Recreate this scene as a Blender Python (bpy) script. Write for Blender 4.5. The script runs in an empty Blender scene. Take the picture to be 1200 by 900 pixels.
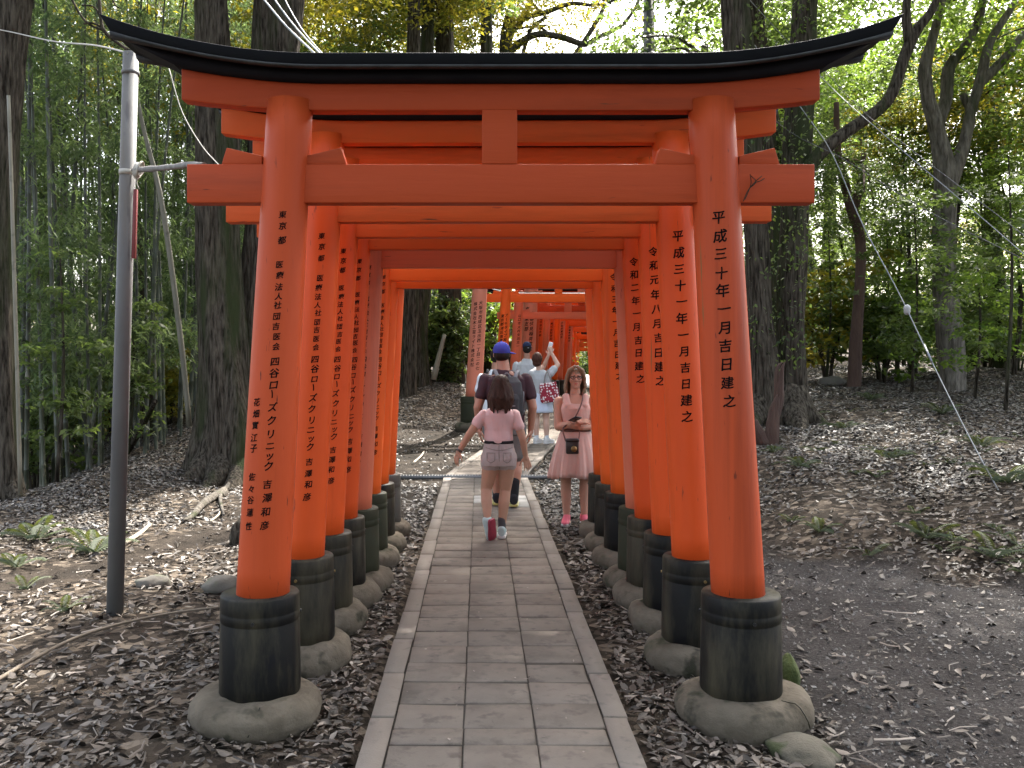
import bpy, bmesh, math, random
import numpy as np
from mathutils import Vector, Matrix, noise as mnoise
R = math.radians
SC = bpy.context.scene
COL = SC.collection
rng = np.random.default_rng(7)
random.seed(7)

# ---------------------------------------------------------------- camera, sky, sun, exposure
EYE = 1.65
F = 1060.0                      # focal length in photograph pixels (1200 wide)
cam = bpy.data.cameras.new('camera')
cam.sensor_width = 36.0
cam.lens = 36.0 * F / 1200.0
cam.shift_x = 38.0 / 1200.0
cam.shift_y = -27.0 / 1200.0
cam.clip_start = 0.05
cam.clip_end = 2000.0
camo = bpy.data.objects.new('camera', cam)
camo.location = (0, 0, EYE)
camo.rotation_euler = (R(90), 0, 0)
COL.objects.link(camo)
SC.camera = camo

SUN_EL, SUN_AZ = R(50), R(24)        # ahead of the viewer and a little to the right
world = bpy.data.worlds.new('World')
SC.world = world
world.use_nodes = True
wn = world.node_tree.nodes
sky = wn.new('ShaderNodeTexSky')
sky.sky_type = 'NISHITA'
sky.sun_disc = False
sky.sun_elevation = SUN_EL
sky.sun_rotation = SUN_AZ
sky.air_density = 1.0
sky.dust_density = 6.0
sky.ozone_density = 1.0
wn['Background'].inputs['Strength'].default_value = 0.15
hz = wn.new('ShaderNodeHueSaturation')          # a hazy, whitish sky
hz.inputs['Saturation'].default_value = 0.6
world.node_tree.links.new(sky.outputs['Color'], hz.inputs['Color'])
world.node_tree.links.new(hz.outputs['Color'], wn['Background'].inputs['Color'])
sun = bpy.data.lights.new('sun', 'SUN')
sun.energy = 2.6
sun.angle = R(0.7)
sun.color = (1.0, 0.95, 0.87)
suno = bpy.data.objects.new('sun', sun)
sd = Vector((math.sin(SUN_AZ) * math.cos(SUN_EL), math.cos(SUN_AZ) * math.cos(SUN_EL), math.sin(SUN_EL)))
suno.rotation_euler = sd.to_track_quat('Z', 'Y').to_euler()
suno.location = (5, 10, 40)
COL.objects.link(suno)
vs = SC.view_settings
vs.view_transform = 'Standard'
vs.look = 'None'
vs.exposure = 2.8
vs.gamma = 1.0
SC.render.engine = 'CYCLES'
cy = SC.cycles
cy.max_bounces = 7
cy.diffuse_bounces = 4
cy.glossy_bounces = 2
cy.transmission_bounces = 4
cy.transparent_max_bounces = 4
cy.sample_clamp_indirect = 8.0

# ---------------------------------------------------------------- helpers
def at(px, py, Y):
    """the point at distance Y that lies at pixel (px, py) of the 1200 x 900 photograph"""
    return Vector(((px - 562.0) / F * Y, Y, EYE - (py - 423.0) / F * Y))

def smooth(a, b, x):
    t = np.clip((x - a) / (b - a), 0, 1)
    return t * t * (3 - 2 * t)

def tag(o, label=None, cat=None, group=None, kind=None):
    if label: o['label'] = label
    if cat: o['category'] = cat
    if group: o['group'] = group
    if kind: o['kind'] = kind
    return o

def empty(name, loc=(0, 0, 0), rz=0.0):
    o = bpy.data.objects.new(name, None)
    o.empty_display_size = 0.2
    o.location = loc
    o.rotation_euler = (0, 0, rz)
    COL.objects.link(o)
    return o

def link(name, me, mat=None, parent=None):
    if mat is not None and len(me.materials) == 0:
        for m in (mat if isinstance(mat, (list, tuple)) else [mat]):
            me.materials.append(m)
    o = bpy.data.objects.new(name, me)
    COL.objects.link(o)
    if parent is not None:
        o.parent = parent
    return o

def copy_tree(o, parent=None):
    c = o.copy()
    COL.objects.link(c)
    c.parent = parent
    for ch in list(o.children):
        copy_tree(ch, c)
    return c

def np_mesh(name, verts, faces, smooth_shade=False, col=None, mats=None):
    """verts (n,3), faces (m,k) -> mesh; col = per-vertex grey or rgb attribute 'tint'"""
    verts = np.asarray(verts, dtype=np.float32)
    me = bpy.data.meshes.new(name)
    me.vertices.add(len(verts))
    me.vertices.foreach_set('co', verts.ravel())
    if isinstance(faces, np.ndarray):
        k = faces.shape[1]
        nf = len(faces)
        me.loops.add(nf * k)
        me.polygons.add(nf)
        me.loops.foreach_set('vertex_index', faces.ravel().astype(np.int32))
        me.polygons.foreach_set('loop_start', np.arange(0, nf * k, k, dtype=np.int32))
    else:
        flat = [i for f in faces for i in f]
        st = np.cumsum([0] + [len(f) for f in faces[:-1]])
        me.loops.add(len(flat))
        me.polygons.add(len(faces))
        me.loops.foreach_set('vertex_index', np.array(flat, dtype=np.int32))
        me.polygons.foreach_set('loop_start', st.astype(np.int32))
    me.update(calc_edges=True)
    if smooth_shade:
        me.polygons.foreach_set('use_smooth', np.ones(len(me.polygons), dtype=bool))
    if col is not None:
        col = np.asarray(col, dtype=np.float32)
        if col.ndim == 1:
            col = np.stack([col] * 3, 1)
        a = me.color_attributes.new('tint', 'FLOAT_COLOR', 'POINT')
        a.data.foreach_set('color', np.concatenate([col, np.ones((len(col), 1), np.float32)], 1).ravel())
    me.validate()
    return me

class Geo:
    """collects closed shapes; build() makes ONE mesh object"""
    def __init__(s):
        s.v, s.f, s.sm = [], [], []
    def add(s, verts, faces, sm=False):
        b = len(s.v)
        s.v += [tuple(v) for v in verts]
        s.f += [tuple(i + b for i in f) for f in faces]
        s.sm += [sm] * len(faces)
        return s
    def box(s, c, d, rot=None):
        hx, hy, hz = d[0] / 2, d[1] / 2, d[2] / 2
        vs_ = [Vector((x, y, z)) for x in (-hx, hx) for y in (-hy, hy) for z in (-hz, hz)]
        if rot is not None:
            vs_ = [rot @ v for v in vs_]
        c = Vector(c)
        return s.add([c + v for v in vs_], [(0, 1, 3, 2), (4, 6, 7, 5), (0, 4, 5, 1), (2, 3, 7, 6), (0, 2, 6, 4), (1, 5, 7, 3)])
    def loft(s, rings, cap=True, sm=True):
        n = len(rings[0])
        vs_ = [p for r in rings for p in r]
        fs = []
        for i in range(len(rings) - 1):
            for j in range(n):
                k = (j + 1) % n
                fs.append((i * n + j, i * n + k, (i + 1) * n + k, (i + 1) * n + j))
        s.add(vs_, fs, sm)
        if cap:
            b = len(s.v) - len(vs_)
            s.f.append(tuple(b + j for j in reversed(range(n))))
            s.f.append(tuple(b + (len(rings) - 1) * n + j for j in range(n)))
            s.sm += [False, False]
        return s
    def lathe(s, prof, seg=32, c=(0, 0, 0), sm=True):
        rings = [[(c[0] + r * math.cos(2 * math.pi * j / seg), c[1] + r * math.sin(2 * math.pi * j / seg), c[2] + z) for j in range(seg)] for r, z in prof]
        return s.loft(rings, True, sm)
    def tube(s, pts, rad, seg=8, cap=True, jitter=0.0, fl=None, ridge=0.0):
        pts = [Vector(p) for p in pts]
        if not isinstance(rad, (list, tuple)):
            rad = [rad] * len(pts)
        rings = []
        up = Vector((0.13, 0.97, 0.2)).normalized()
        for i, p in enumerate(pts):
            t = (pts[min(i + 1, len(pts) - 1)] - pts[max(i - 1, 0)]).normalized()
            a = up - t * up.dot(t)
            if a.length < 1e-3:
                a = Vector((1, 0, 0)) - t * t.x
            a.normalize()
            b = t.cross(a)
            ring = []
            for j in range(seg):
                th = 2 * math.pi * j / seg
                r = rad[i]
                if jitter:
                    r *= 1 + jitter * mnoise.noise(Vector((math.cos(th) * 1.7 + p.x, math.sin(th) * 1.7 + p.y, p.z * 0.6))) 
                if fl is not None:
                    r *= fl(i, th)
                if ridge:
                    q = Vector((math.cos(th) * 4.2, math.sin(th) * 4.2, p.z * 0.55 + p.x))
                    r *= 1 + ridge * (mnoise.noise(q) + 0.5 * mnoise.noise(q * 2.3))
                ring.append(p + a * (r * math.cos(th)) + b * (r * math.sin(th)))
            rings.append(ring)
        return s.loft(rings, cap)
    def mesh(s, name):
        me = np_mesh(name, np.array(s.v, dtype=np.float32), s.f)
        if any(s.sm) and len(me.polygons) == len(s.sm):
            me.polygons.foreach_set('use_smooth', np.array(s.sm, dtype=bool))
        return me
    def build(s, name, mat=None, parent=None, bevel=0.0):
        o = link(name, s.mesh(name), mat, parent)
        if bevel:
            m = o.modifiers.new('bevel', 'BEVEL')
            m.width = bevel
            m.segments = 2
            m.limit_method = 'ANGLE'
            m.angle_limit = R(40)
        return o

def spline(pts, n):
    """Catmull-Rom through pts (any tuple length)"""
    P = [np.array(p, float) for p in pts]
    P = [2 * P[0] - P[1]] + P + [2 * P[-1] - P[-2]]
    out = []
    segs = len(P) - 3
    for k in range(n):
        u = k / (n - 1) * segs
        i = min(int(u), segs - 1)
        t = u - i
        a, b, c, d = P[i:i + 4]
        out.append(0.5 * (2 * b + (c - a) * t + (2 * a - 5 * b + 4 * c - d) * t * t + (3 * b - a - 3 * c + d) * t ** 3))
    return out

def material(name, c1, c2=None, scale=6.0, rough=0.6, spec=0.5, bump=0.0, bscale=40.0, stretch=(1, 1, 1), mid=0.5, width=0.25,
             spots=None, rvar=0.0, objvar=0.0, dirt=None, metallic=0.0, detail=6.0, streak=None, tint=False, coat=0.0, sss=0.0):
    m = bpy.data.materials.new(name)
    m.use_nodes = True
    nt = m.node_tree
    N, L = nt.nodes, nt.links
    b = N['Principled BSDF']
    b.inputs['Roughness'].default_value = rough
    b.inputs['Specular IOR Level'].default_value = spec
    b.inputs['Metallic'].default_value = metallic
    if coat:
        b.inputs['Coat Weight'].default_value = coat
        b.inputs['Coat Roughness'].default_value = 0.25
    tc = N.new('ShaderNodeTexCoord')
    mp = N.new('ShaderNodeMapping')
    mp.inputs['Scale'].default_value = stretch
    L.new(tc.outputs['Object'], mp.inputs['Vector'])
    oi = N.new('ShaderNodeObjectInfo')
    add = N.new('ShaderNodeVectorMath')
    add.operation = 'MULTIPLY_ADD'
    add.inputs[1].default_value = (37.0, 23.0, 51.0)
    comb = N.new('ShaderNodeCombineXYZ')
    for i in range(3):
        L.new(oi.outputs['Random'], comb.inputs[i])
    L.new(comb.outputs[0], add.inputs[0])
    L.new(mp.outputs[0], add.inputs[2])
    vec = add.outputs[0]
    def noise(sc, det=detail, ro=0.6):
        n = N.new('ShaderNodeTexNoise')
        n.inputs['Scale'].default_value = sc
        n.inputs['Detail'].default_value = det
        n.inputs['Roughness'].default_value = ro
        L.new(vec, n.inputs['Vector'])
        return n.outputs['Fac']
    def ramp(f, a, bb):
        r = N.new('ShaderNodeMapRange')
        r.inputs['From Min'].default_value = a
        r.inputs['From Max'].default_value = bb
        L.new(f, r.inputs['Value'])
        return r.outputs[0]
    def mix(f, a, bb, mode='MIX'):
        x = N.new('ShaderNodeMix')
        x.data_type = 'RGBA'
        x.blend_type = mode
        if isinstance(f, float): x.inputs['Factor'].default_value = f
        else: L.new(f, x.inputs['Factor'])
        for sock, v in ((x.inputs[6], a), (x.inputs[7], bb)):
            if isinstance(v, tuple): sock.default_value = (*v, 1)
            else: L.new(v, sock)
        return x.outputs[2]
    colr = None
    if c2 is not None:
        colr = mix(ramp(noise(scale), mid - width, mid + width), tuple(c1), tuple(c2))
    if spots is not None:            # (colour, scale, threshold, softness)
        base = colr if colr is not None else tuple(c1)
        colr = mix(ramp(noise(spots[1], 3.0), spots[2], spots[2] + spots[3]), base, tuple(spots[0]))
    for dirt in [d_ for d_ in (dirt, streak) if d_ is not None]:             # streaks with their own shape: (colour, scale, threshold, softness, z stretch)
        mp2 = N.new('ShaderNodeMapping')
        mp2.inputs['Scale'].default_value = (1, 1, dirt[4])
        L.new(vec, mp2.inputs['Vector'])
        n = N.new('ShaderNodeTexNoise')
        n.inputs['Scale'].default_value = dirt[1]
        n.inputs['Detail'].default_value = 7
        n.inputs['Roughness'].default_value = 0.65
        L.new(mp2.outputs[0], n.inputs['Vector'])
        base = colr if colr is not None else tuple(c1)
        colr = mix(ramp(n.outputs['Fac'], dirt[2], dirt[2] + dirt[3]), base, tuple(dirt[0]))
    if objvar:
        hv = N.new('ShaderNodeHueSaturation')
        v = ramp(oi.outputs['Random'], 0.0, 1.0)
        mr = N.new('ShaderNodeMapRange')
        mr.inputs['To Min'].default_value = 1 - objvar
        mr.inputs['To Max'].default_value = 1 + objvar
        L.new(oi.outputs['Random'], mr.inputs['Value'])
        L.new(mr.outputs[0], hv.inputs['Value'])
        if colr is None: hv.inputs['Color'].default_value = (*c1, 1)
        else: L.new(colr, hv.inputs['Color'])
        colr = hv.outputs[0]
    if tint:
        at_ = N.new('ShaderNodeAttribute')
        at_.attribute_name = 'tint'
        colr = mix(1.0, colr if colr is not None else tuple(c1), at_.outputs['Color'], 'MULTIPLY')
    if colr is None: b.inputs['Base Color'].default_value = (*c1, 1)
    else: L.new(colr, b.inputs['Base Color'])
    if rvar:
        mr = N.new('ShaderNodeMapRange')
        mr.inputs['To Min'].default_value = max(0.05, rough - rvar)
        mr.inputs['To Max'].default_value = min(1.0, rough + rvar)
        L.new(noise(scale * 1.7), mr.inputs['Value'])
        L.new(mr.outputs[0], b.inputs['Roughness'])
    if bump:
        bp = N.new('ShaderNodeBump')
        bp.inputs['Strength'].default_value = 1.0
        bp.inputs['Distance'].default_value = bump
        L.new(noise(bscale), bp.inputs['Height'])
        L.new(bp.outputs[0], b.inputs['Normal'])
    return m

def leaf_material(name, c_dark, c_light, trans=0.45, rough=0.45, tcol=None, spec=0.3):
    """colour varies leaf by leaf through the 'tint' attribute; part of the light comes through the leaf"""
    m = bpy.data.materials.new(name)
    m.use_nodes = True
    nt = m.node_tree
    N, L = nt.nodes, nt.links
    b = N['Principled BSDF']
    b.inputs['Roughness'].default_value = rough
    b.inputs['Specular IOR Level'].default_value = spec
    at_ = N.new('ShaderNodeAttribute')
    at_.attribute_name = 'tint'
    x = N.new('ShaderNodeMix')
    x.data_type = 'RGBA'
    x.inputs[6].default_value = (*c_dark, 1)
    x.inputs[7].default_value = (*c_light, 1)
    L.new(at_.outputs['Fac'], x.inputs['Factor'])
    L.new(x.outputs[2], b.inputs['Base Color'])
    if trans:
        t = N.new('ShaderNodeBsdfTranslucent')
        g = N.new('ShaderNodeMix')
        g.data_type = 'RGBA'
        g.blend_type = 'MULTIPLY'
        g.inputs['Factor'].default_value = 1.0
        L.new(x.outputs[2], g.inputs[6])
        g.inputs[7].default_value = (*(tcol or (2.2, 1.9, 0.9)), 1)
        L.new(g.outputs[2], t.inputs['Color'])
        ms = N.new('ShaderNodeMixShader')
        ms.inputs[0].default_value = trans
        L.new(b.outputs[0], ms.inputs[1])
        L.new(t.outputs[0], ms.inputs[2])
        L.new(ms.outputs[0], N['Material Output'].inputs['Surface'])
    return m

VERM = (0.41, 0.056, 0.0135)
M = {}
def paint(name, c1, c2, fade, beam=False):
    if beam:
        q_ = 0.86 if c1 is VERM else 1.04  # shade aloft painted into plain vermilion beams; the others brightened
        c1 = tuple(k * q_ for k in c1); c2 = tuple(k * q_ for k in c2)
        return material(name, c1, c2, scale=3.0, rough=0.55, rvar=0.12, spec=0.2, bump=0.0022, bscale=34, stretch=(0.09, 1, 1), spots=(fade, 40.0, 0.71, 0.04), objvar=0.07,
                        dirt=((c1[0] * 0.55, c1[1] * 0.62, c1[2] * 0.8), 6.0, 0.55, 0.25, 1.0), streak=((0.10, 0.04, 0.02), 20.0, 0.685, 0.03, 1.6))
    return material(name, c1, c2, scale=2.2, rough=0.5, rvar=0.12, spec=0.22, bump=0.0018, bscale=26, stretch=(1, 1, 0.16), spots=(fade, 46.0, 0.68, 0.05), objvar=0.05,
                    dirt=((c1[0] * 0.55, c1[1] * 0.62, c1[2] * 0.8), 7.0, 0.56, 0.25, 0.14), streak=((0.17, 0.10, 0.035), 15.0, 0.665, 0.035, 0.10))
M['verm'] = paint('vermilion_paint', VERM, (0.49, 0.073, 0.019), (0.12, 0.024, 0.012))
M['verm_beam'] = paint('vermilion_paint_on_beam', VERM, (0.49, 0.073, 0.019), (0.12, 0.024, 0.012), True)
PAINTS = {}
M['newer'] = paint('newer_vermilion_paint', (0.60, 0.072, 0.012), (0.68, 0.096, 0.017), (0.30, 0.045, 0.016))  # vermilion lightened to stand in for light falling inside the tunnel
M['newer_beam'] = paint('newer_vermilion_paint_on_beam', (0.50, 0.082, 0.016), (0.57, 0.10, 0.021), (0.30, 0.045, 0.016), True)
M['bright'] = paint('fresh_vermilion_paint', (0.70, 0.098, 0.012), (0.76, 0.125, 0.018), (0.45, 0.06, 0.02))  # strongest lift: the glow of the innermost gates put into the colour
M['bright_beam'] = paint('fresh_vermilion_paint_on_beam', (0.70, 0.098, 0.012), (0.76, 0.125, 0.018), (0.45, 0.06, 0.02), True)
M['faded'] = paint('faded_pink_vermilion_paint', (0.64, 0.18, 0.10), (0.56, 0.14, 0.072), (0.36, 0.09, 0.06))
M['faded_beam'] = paint('faded_pink_vermilion_paint_on_beam', (0.64, 0.18, 0.10), (0.56, 0.14, 0.072), (0.36, 0.09, 0.06), True)
M['pale'] = paint('pale_weathered_paint', (0.62, 0.21, 0.14), (0.58, 0.17, 0.10), (0.40, 0.13, 0.10))
M['pale_beam'] = paint('pale_weathered_paint_on_beam', (0.62, 0.21, 0.14), (0.58, 0.17, 0.10), (0.40, 0.13, 0.10), True)
M['roof'] = material('black_roof_metal', (0.003, 0.0034, 0.005), (0.006, 0.0065, 0.008), scale=3, rough=0.5, rvar=0.1, bump=0.001, bscale=12, spec=0.07)
M['roofwood'] = material('black_painted_wood', (0.007, 0.007, 0.010), (0.014, 0.013, 0.015), scale=5, rough=0.7, spec=0.08)
M['edge'] = material('grey_metal_edge', (0.065, 0.067, 0.07), (0.018, 0.019, 0.02), scale=9, rough=0.7, spec=0.15)  # grey tone stands in for sky light caught along the roof edge
M['sleeve'] = material('black_sleeve', (0.005, 0.005, 0.005), (0.010, 0.010, 0.009), scale=3, rough=0.5, rvar=0.14, spec=0.14, dirt=((0.058, 0.050, 0.032), 5.0, 0.44, 0.22, 0.22), bump=0.0012, bscale=30, spots=((0.006, 0.006, 0.007), 9, 0.58, 0.08))
M['sleeve2'] = material('greenish_sleeve', (0.022, 0.025, 0.013), (0.038, 0.040, 0.024), scale=3, rough=0.62, spec=0.15, dirt=((0.03, 0.03, 0.025), 6, 0.52, 0.3, 0.2), bump=0.0012, bscale=30)
M['sleeve3'] = material('grey_worn_sleeve', (0.05, 0.047, 0.04), (0.09, 0.083, 0.07), scale=4, rough=0.7, dirt=((0.04, 0.04, 0.035), 6, 0.55, 0.3, 0.2), bump=0.0012, bscale=30)
M['footing'] = material('footing_concrete', (0.072, 0.059, 0.043), (0.15, 0.127, 0.097), scale=5.5, rough=0.95, spec=0.15, bump=0.010, bscale=20, spots=((0.035, 0.032, 0.024), 7, 0.56, 0.14), dirt=((0.05, 0.052, 0.028), 3.5, 0.55, 0.2, 1.0))
M['ink'] = material('black_ink', (0.004, 0.004, 0.004), rough=0.8, spec=0.08, spots=((0.10, 0.02, 0.008), 60.0, 0.62, 0.05))
M['bolt'] = material('dark_bolt', (0.03, 0.03, 0.03), rough=0.4, metallic=0.6)
M['brass'] = material('brass_bolt', (0.25, 0.17, 0.07), rough=0.4, metallic=0.7)
M['moss'] = material('moss', (0.035, 0.05, 0.012), (0.07, 0.085, 0.02), scale=30, rough=0.95, bump=0.01, bscale=60)
M['tile'] = material('concrete_paver', (0.128, 0.108, 0.090), (0.168, 0.143, 0.120), scale=5, rough=0.9, spec=0.2, bump=0.0022, bscale=120, objvar=0.08, spots=((0.095, 0.081, 0.069), 11, 0.54, 0.16), dirt=((0.105, 0.090, 0.075), 2.3, 0.52, 0.14, 1.0), streak=((0.080, 0.074, 0.056), 5.0, 0.66, 0.08, 1.0))
M['tile_light'] = material('light_paver', (0.18, 0.172, 0.16), (0.22, 0.212, 0.197), scale=8, rough=0.8, bump=0.0015, bscale=100, objvar=0.05)
M['border'] = material('border_slab', (0.125, 0.105, 0.086), (0.165, 0.141, 0.117), scale=4, rough=0.88, bump=0.002, bscale=90, objvar=0.12, spots=((0.09, 0.077, 0.064), 12, 0.58, 0.15))
M['mortar'] = material('joint_sand', (0.028, 0.022, 0.017), (0.052, 0.042, 0.033), scale=20, rough=0.95, bump=0.004, bscale=80)
M['grate'] = material('steel_grate', (0.10, 0.10, 0.10), (0.17, 0.165, 0.16), scale=12, rough=0.5, metallic=0.6)

# ---------------------------------------------------------------- terrain
TRAIL = [(-4.6, 5.0), (-3.47, 6.55), (-2.93, 7.54), (-2.34, 8.8), (-1.9, 10.5), (-1.6, 13), (-1.4, 16), (-1.0, 18.5)]
def far_x(y):                     # centre line of the path
    y = np.asarray(y, float)
    return np.where(y < 12.6, 0.087, 0.087 + 0.02 * np.minimum(y - 12.6, 1) + np.maximum(y - 12.9, 0) * 0.20 + 0.0028 * np.clip(y - 13, 0, 16) ** 2)
def path_z(y):
    y = np.asarray(y, float)
    return 0.04 * (np.clip(y, 12.7, 25) - 12.7) - 0.05 * (np.clip(y, 27, 46) - 27)
def base_z(y):
    y = np.asarray(y, float)
    return 0.04 * (np.clip(y, 12.7, 25) - 12.7) + 0.008 * np.clip(y - 25, 0, 60)
def ground(x, y, rough_=True):
    x = np.asarray(x, float); y = np.asarray(y, float)
    z = base_z(y) + (path_z(y) - base_z(y)) * np.exp(-((x - far_x(y)) / 3.6) ** 4)
    # bank on the right
    s = (x - 2.55) * 0.75 + (y - 8.0) * 0.66
    m = smooth(0.0, 1.6, x - far_x(y) - 1.75 - 0.06 * np.maximum(y - 13, 0))
    z = z + m * (np.where(s > 0, 0.80 * (1 - np.exp(-np.maximum(s, 0) / 2.3)) + 0.012 * np.clip(s, 0, 60), 0) - 0.55 * smooth(20, 30, y) * smooth(0, 3, s) * 0)
    # bank on the left beyond the far tunnel's start
    ml = smooth(0.0, 1.4, far_x(y) - 1.75 - x)
    z = z + ml * smooth(17.5, 24, y) * 0.75
    # the hillside falls away on the left
    z = z - 0.42 * np.clip(-5.7 - 0.05 * np.maximum(y - 12, 0) - x, 0, 14) * smooth(6.5, 10.5, y - 0.5 * np.maximum(0, -x - 8))
    z = z + 0.30 * smooth(0, 3, -2.6 - x) * smooth(8.5, 12.5, y) * smooth(-5.8, -4.5, x)
    if rough_:
        near = np.abs(x - far_x(y))
        amp = smooth(0.55, 1.6, near)
        z = z + amp * (0.025 * np.sin(x * 2.1 + 1.3 * y) * np.sin(y * 1.7 - x) + 0.018 * np.sin(5.3 * x + 2 * np.sin(3.1 * y)) * np.sin(4.7 * y + 1.1 * x))
        z = z + smooth(0.3, 3, s) * m * (0.05 * np.sin(1.9 * x + 3 * np.sin(0.9 * y)) * np.sin(2.3 * y))
    return z
def gz(x, y):
    return float(ground(np.array([x]), np.array([y]))[0])

def seg_dist(x, y, pl):
    d = np.full(x.shape, 1e9)
    for (ax, ay), (bx, by) in zip(pl[:-1], pl[1:]):
        ux, uy = bx - ax, by - ay
        t = np.clip(((x - ax) * ux + (y - ay) * uy) / (ux * ux + uy * uy), 0, 1)
        d = np.minimum(d, np.hypot(x - ax - t * ux, y - ay - t * uy))
    return d
def cover(x, y):
    """(litter 0..1, gravel 0..1) of the ground"""
    x = np.asarray(x, float); y = np.asarray(y, float)
    wob = 0.18 * np.sin(2.3 * x + 1.1 * y) + 0.12 * np.sin(5.1 * y - 2.2 * x)
    s = (x - 2.55) * 0.75 + (y - 8.0) * 0.66 + wob
    right = smooth(1.35, 1.75, x + 0.4 * wob) * (1 - smooth(-0.15, 0.25, s)) 
    right = right * smooth(0.9, 1.6, x - far_x(y) + 0.3 * wob) 
    trail = (1 - smooth(0.16, 0.42, seg_dist(x, y, TRAIL) + 0.6 * wob)) * (x < 0)
    back = smooth(8.7, 9.6, y) * (1 - smooth(18.0, 20.0, y)) * (1 - smooth(0.9, 1.6, np.abs(x + 1.3) + wob)) 
    bare = np.clip(np.maximum(right, np.maximum(trail, back)), 0, 1)
    return 1 - bare, right

gx = np.unique(np.concatenate([np.linspace(-300, -40, 12), np.linspace(-40, -9, 50), np.linspace(-9, 11, 235), np.linspace(11, 45, 50), np.linspace(45, 300, 12)]))
gy = np.unique(np.concatenate([np.linspace(-60, 1, 10), np.linspace(1, 16, 200), np.linspace(16, 40, 120), np.linspace(40, 90, 40), np.linspace(90, 600, 14)]))
GX, GY = np.meshgrid(gx, gy)
GZ = ground(GX, GY)
gap = np.abs(GX - far_x(GY)) < 0.56
GZ = np.where(gap & (GY < 33), GZ - 0.03, GZ)
nx, ny = len(gx), len(gy)
idx = np.arange(nx * ny).reshape(ny, nx)
fc = np.stack([idx[:-1, :-1], idx[:-1, 1:], idx[1:, 1:], idx[1:, :-1]], -1).reshape(-1, 4)
lit, grav = cover(GX, GY)
gcol = np.stack([lit.ravel(), grav.ravel(), np.zeros(lit.size)], 1)
gm = np_mesh('ground', np.stack([GX.ravel(), GY.ravel(), GZ.ravel()], 1), fc, True, gcol)

def ground_material():
    m = bpy.data.materials.new('forest_floor')
    m.use_nodes = True
    nt = m.node_tree
    N, L = nt.nodes, nt.links
    b = N['Principled BSDF']
    b.inputs['Roughness'].default_value = 0.92
    b.inputs['Specular IOR Level'].default_value = 0.1
    tc = N.new('ShaderNodeTexCoord')
    at_ = N.new('ShaderNodeAttribute'); at_.attribute_name = 'tint'
    sp = N.new('ShaderNodeSeparateColor')
    L.new(at_.outputs['Color'], sp.inputs[0])
    def noise(sc, det=8, ro=0.65):
        n = N.new('ShaderNodeTexNoise')
        n.inputs['Scale'].default_value = sc; n.inputs['Detail'].default_value = det; n.inputs['Roughness'].default_value = ro
        L.new(tc.outputs['Object'], n.inputs['Vector'])
        return n.outputs['Fac']
    def ramp(f, stops):
        r = N.new('ShaderNodeValToRGB')
        e = r.color_ramp.elements
        e[0].position, e[0].color = stops[0][0], (*stops[0][1], 1)
        e[1].position, e[1].color = stops[-1][0], (*stops[-1][1], 1)
        for p, c in stops[1:-1]:
            q = e.new(p); q.color = (*c, 1)
        L.new(f, r.inputs[0])
        return r.outputs[0]
    def mix(f, a, c, mode='MIX'):
        x = N.new('ShaderNodeMix'); x.data_type = 'RGBA'; x.blend_type = mode
        if isinstance(f, float): x.inputs['Factor'].default_value = f
        else: L.new(f, x.inputs['Factor'])
        L.new(a, x.inputs[6]); L.new(c, x.inputs[7])
        return x.outputs[2]
    soil = ramp(noise(3.0), [(0.3, (0.014, 0.011, 0.008)), (0.55, (0.032, 0.025, 0.019)), (0.75, (0.07, 0.057, 0.044))])
    vor = N.new('ShaderNodeTexVoronoi')
    vor.inputs['Scale'].default_value = 19.0
    L.new(tc.outputs['Object'], vor.inputs['Vector'])
    sepv = N.new('ShaderNodeSeparateColor'); L.new(vor.outputs['Color'], sepv.inputs[0])
    litter = ramp(sepv.outputs[0], [(0.0, (0.014, 0.011, 0.008)), (0.5, (0.034, 0.026, 0.019)), (0.85, (0.085, 0.067, 0.05)), (1.0, (0.19, 0.155, 0.12))])
    gr = ramp(noise(55.0, 6, 0.7), [(0.34, (0.023, 0.021, 0.021)), (0.55, (0.050, 0.047, 0.046)), (0.72, (0.12, 0.116, 0.114))])
    gr2 = ramp(noise(1.1, 5), [(0.35, (0.55, 0.52, 0.50)), (0.65, (1.15, 1.1, 1.05))])
    grav = mix(1.0, gr, gr2, 'MULTIPLY')
    lf = mix(sp.outputs[0], soil, litter)
    final = mix(sp.outputs[1], lf, grav)
    L.new(final, b.inputs['Base Color'])
    bp = N.new('ShaderNodeBump'); bp.inputs['Distance'].default_value = 0.02; bp.inputs['Strength'].default_value = 0.9
    L.new(noise(38.0, 7, 0.7), bp.inputs['Height'])
    L.new(bp.outputs[0], b.inputs['Normal'])
    return m
M['ground'] = ground_material()
tag(link('ground', gm, M['ground']), 'woodland floor of dark soil, gravel trail and leaf covered banks', kind='structure')

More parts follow.
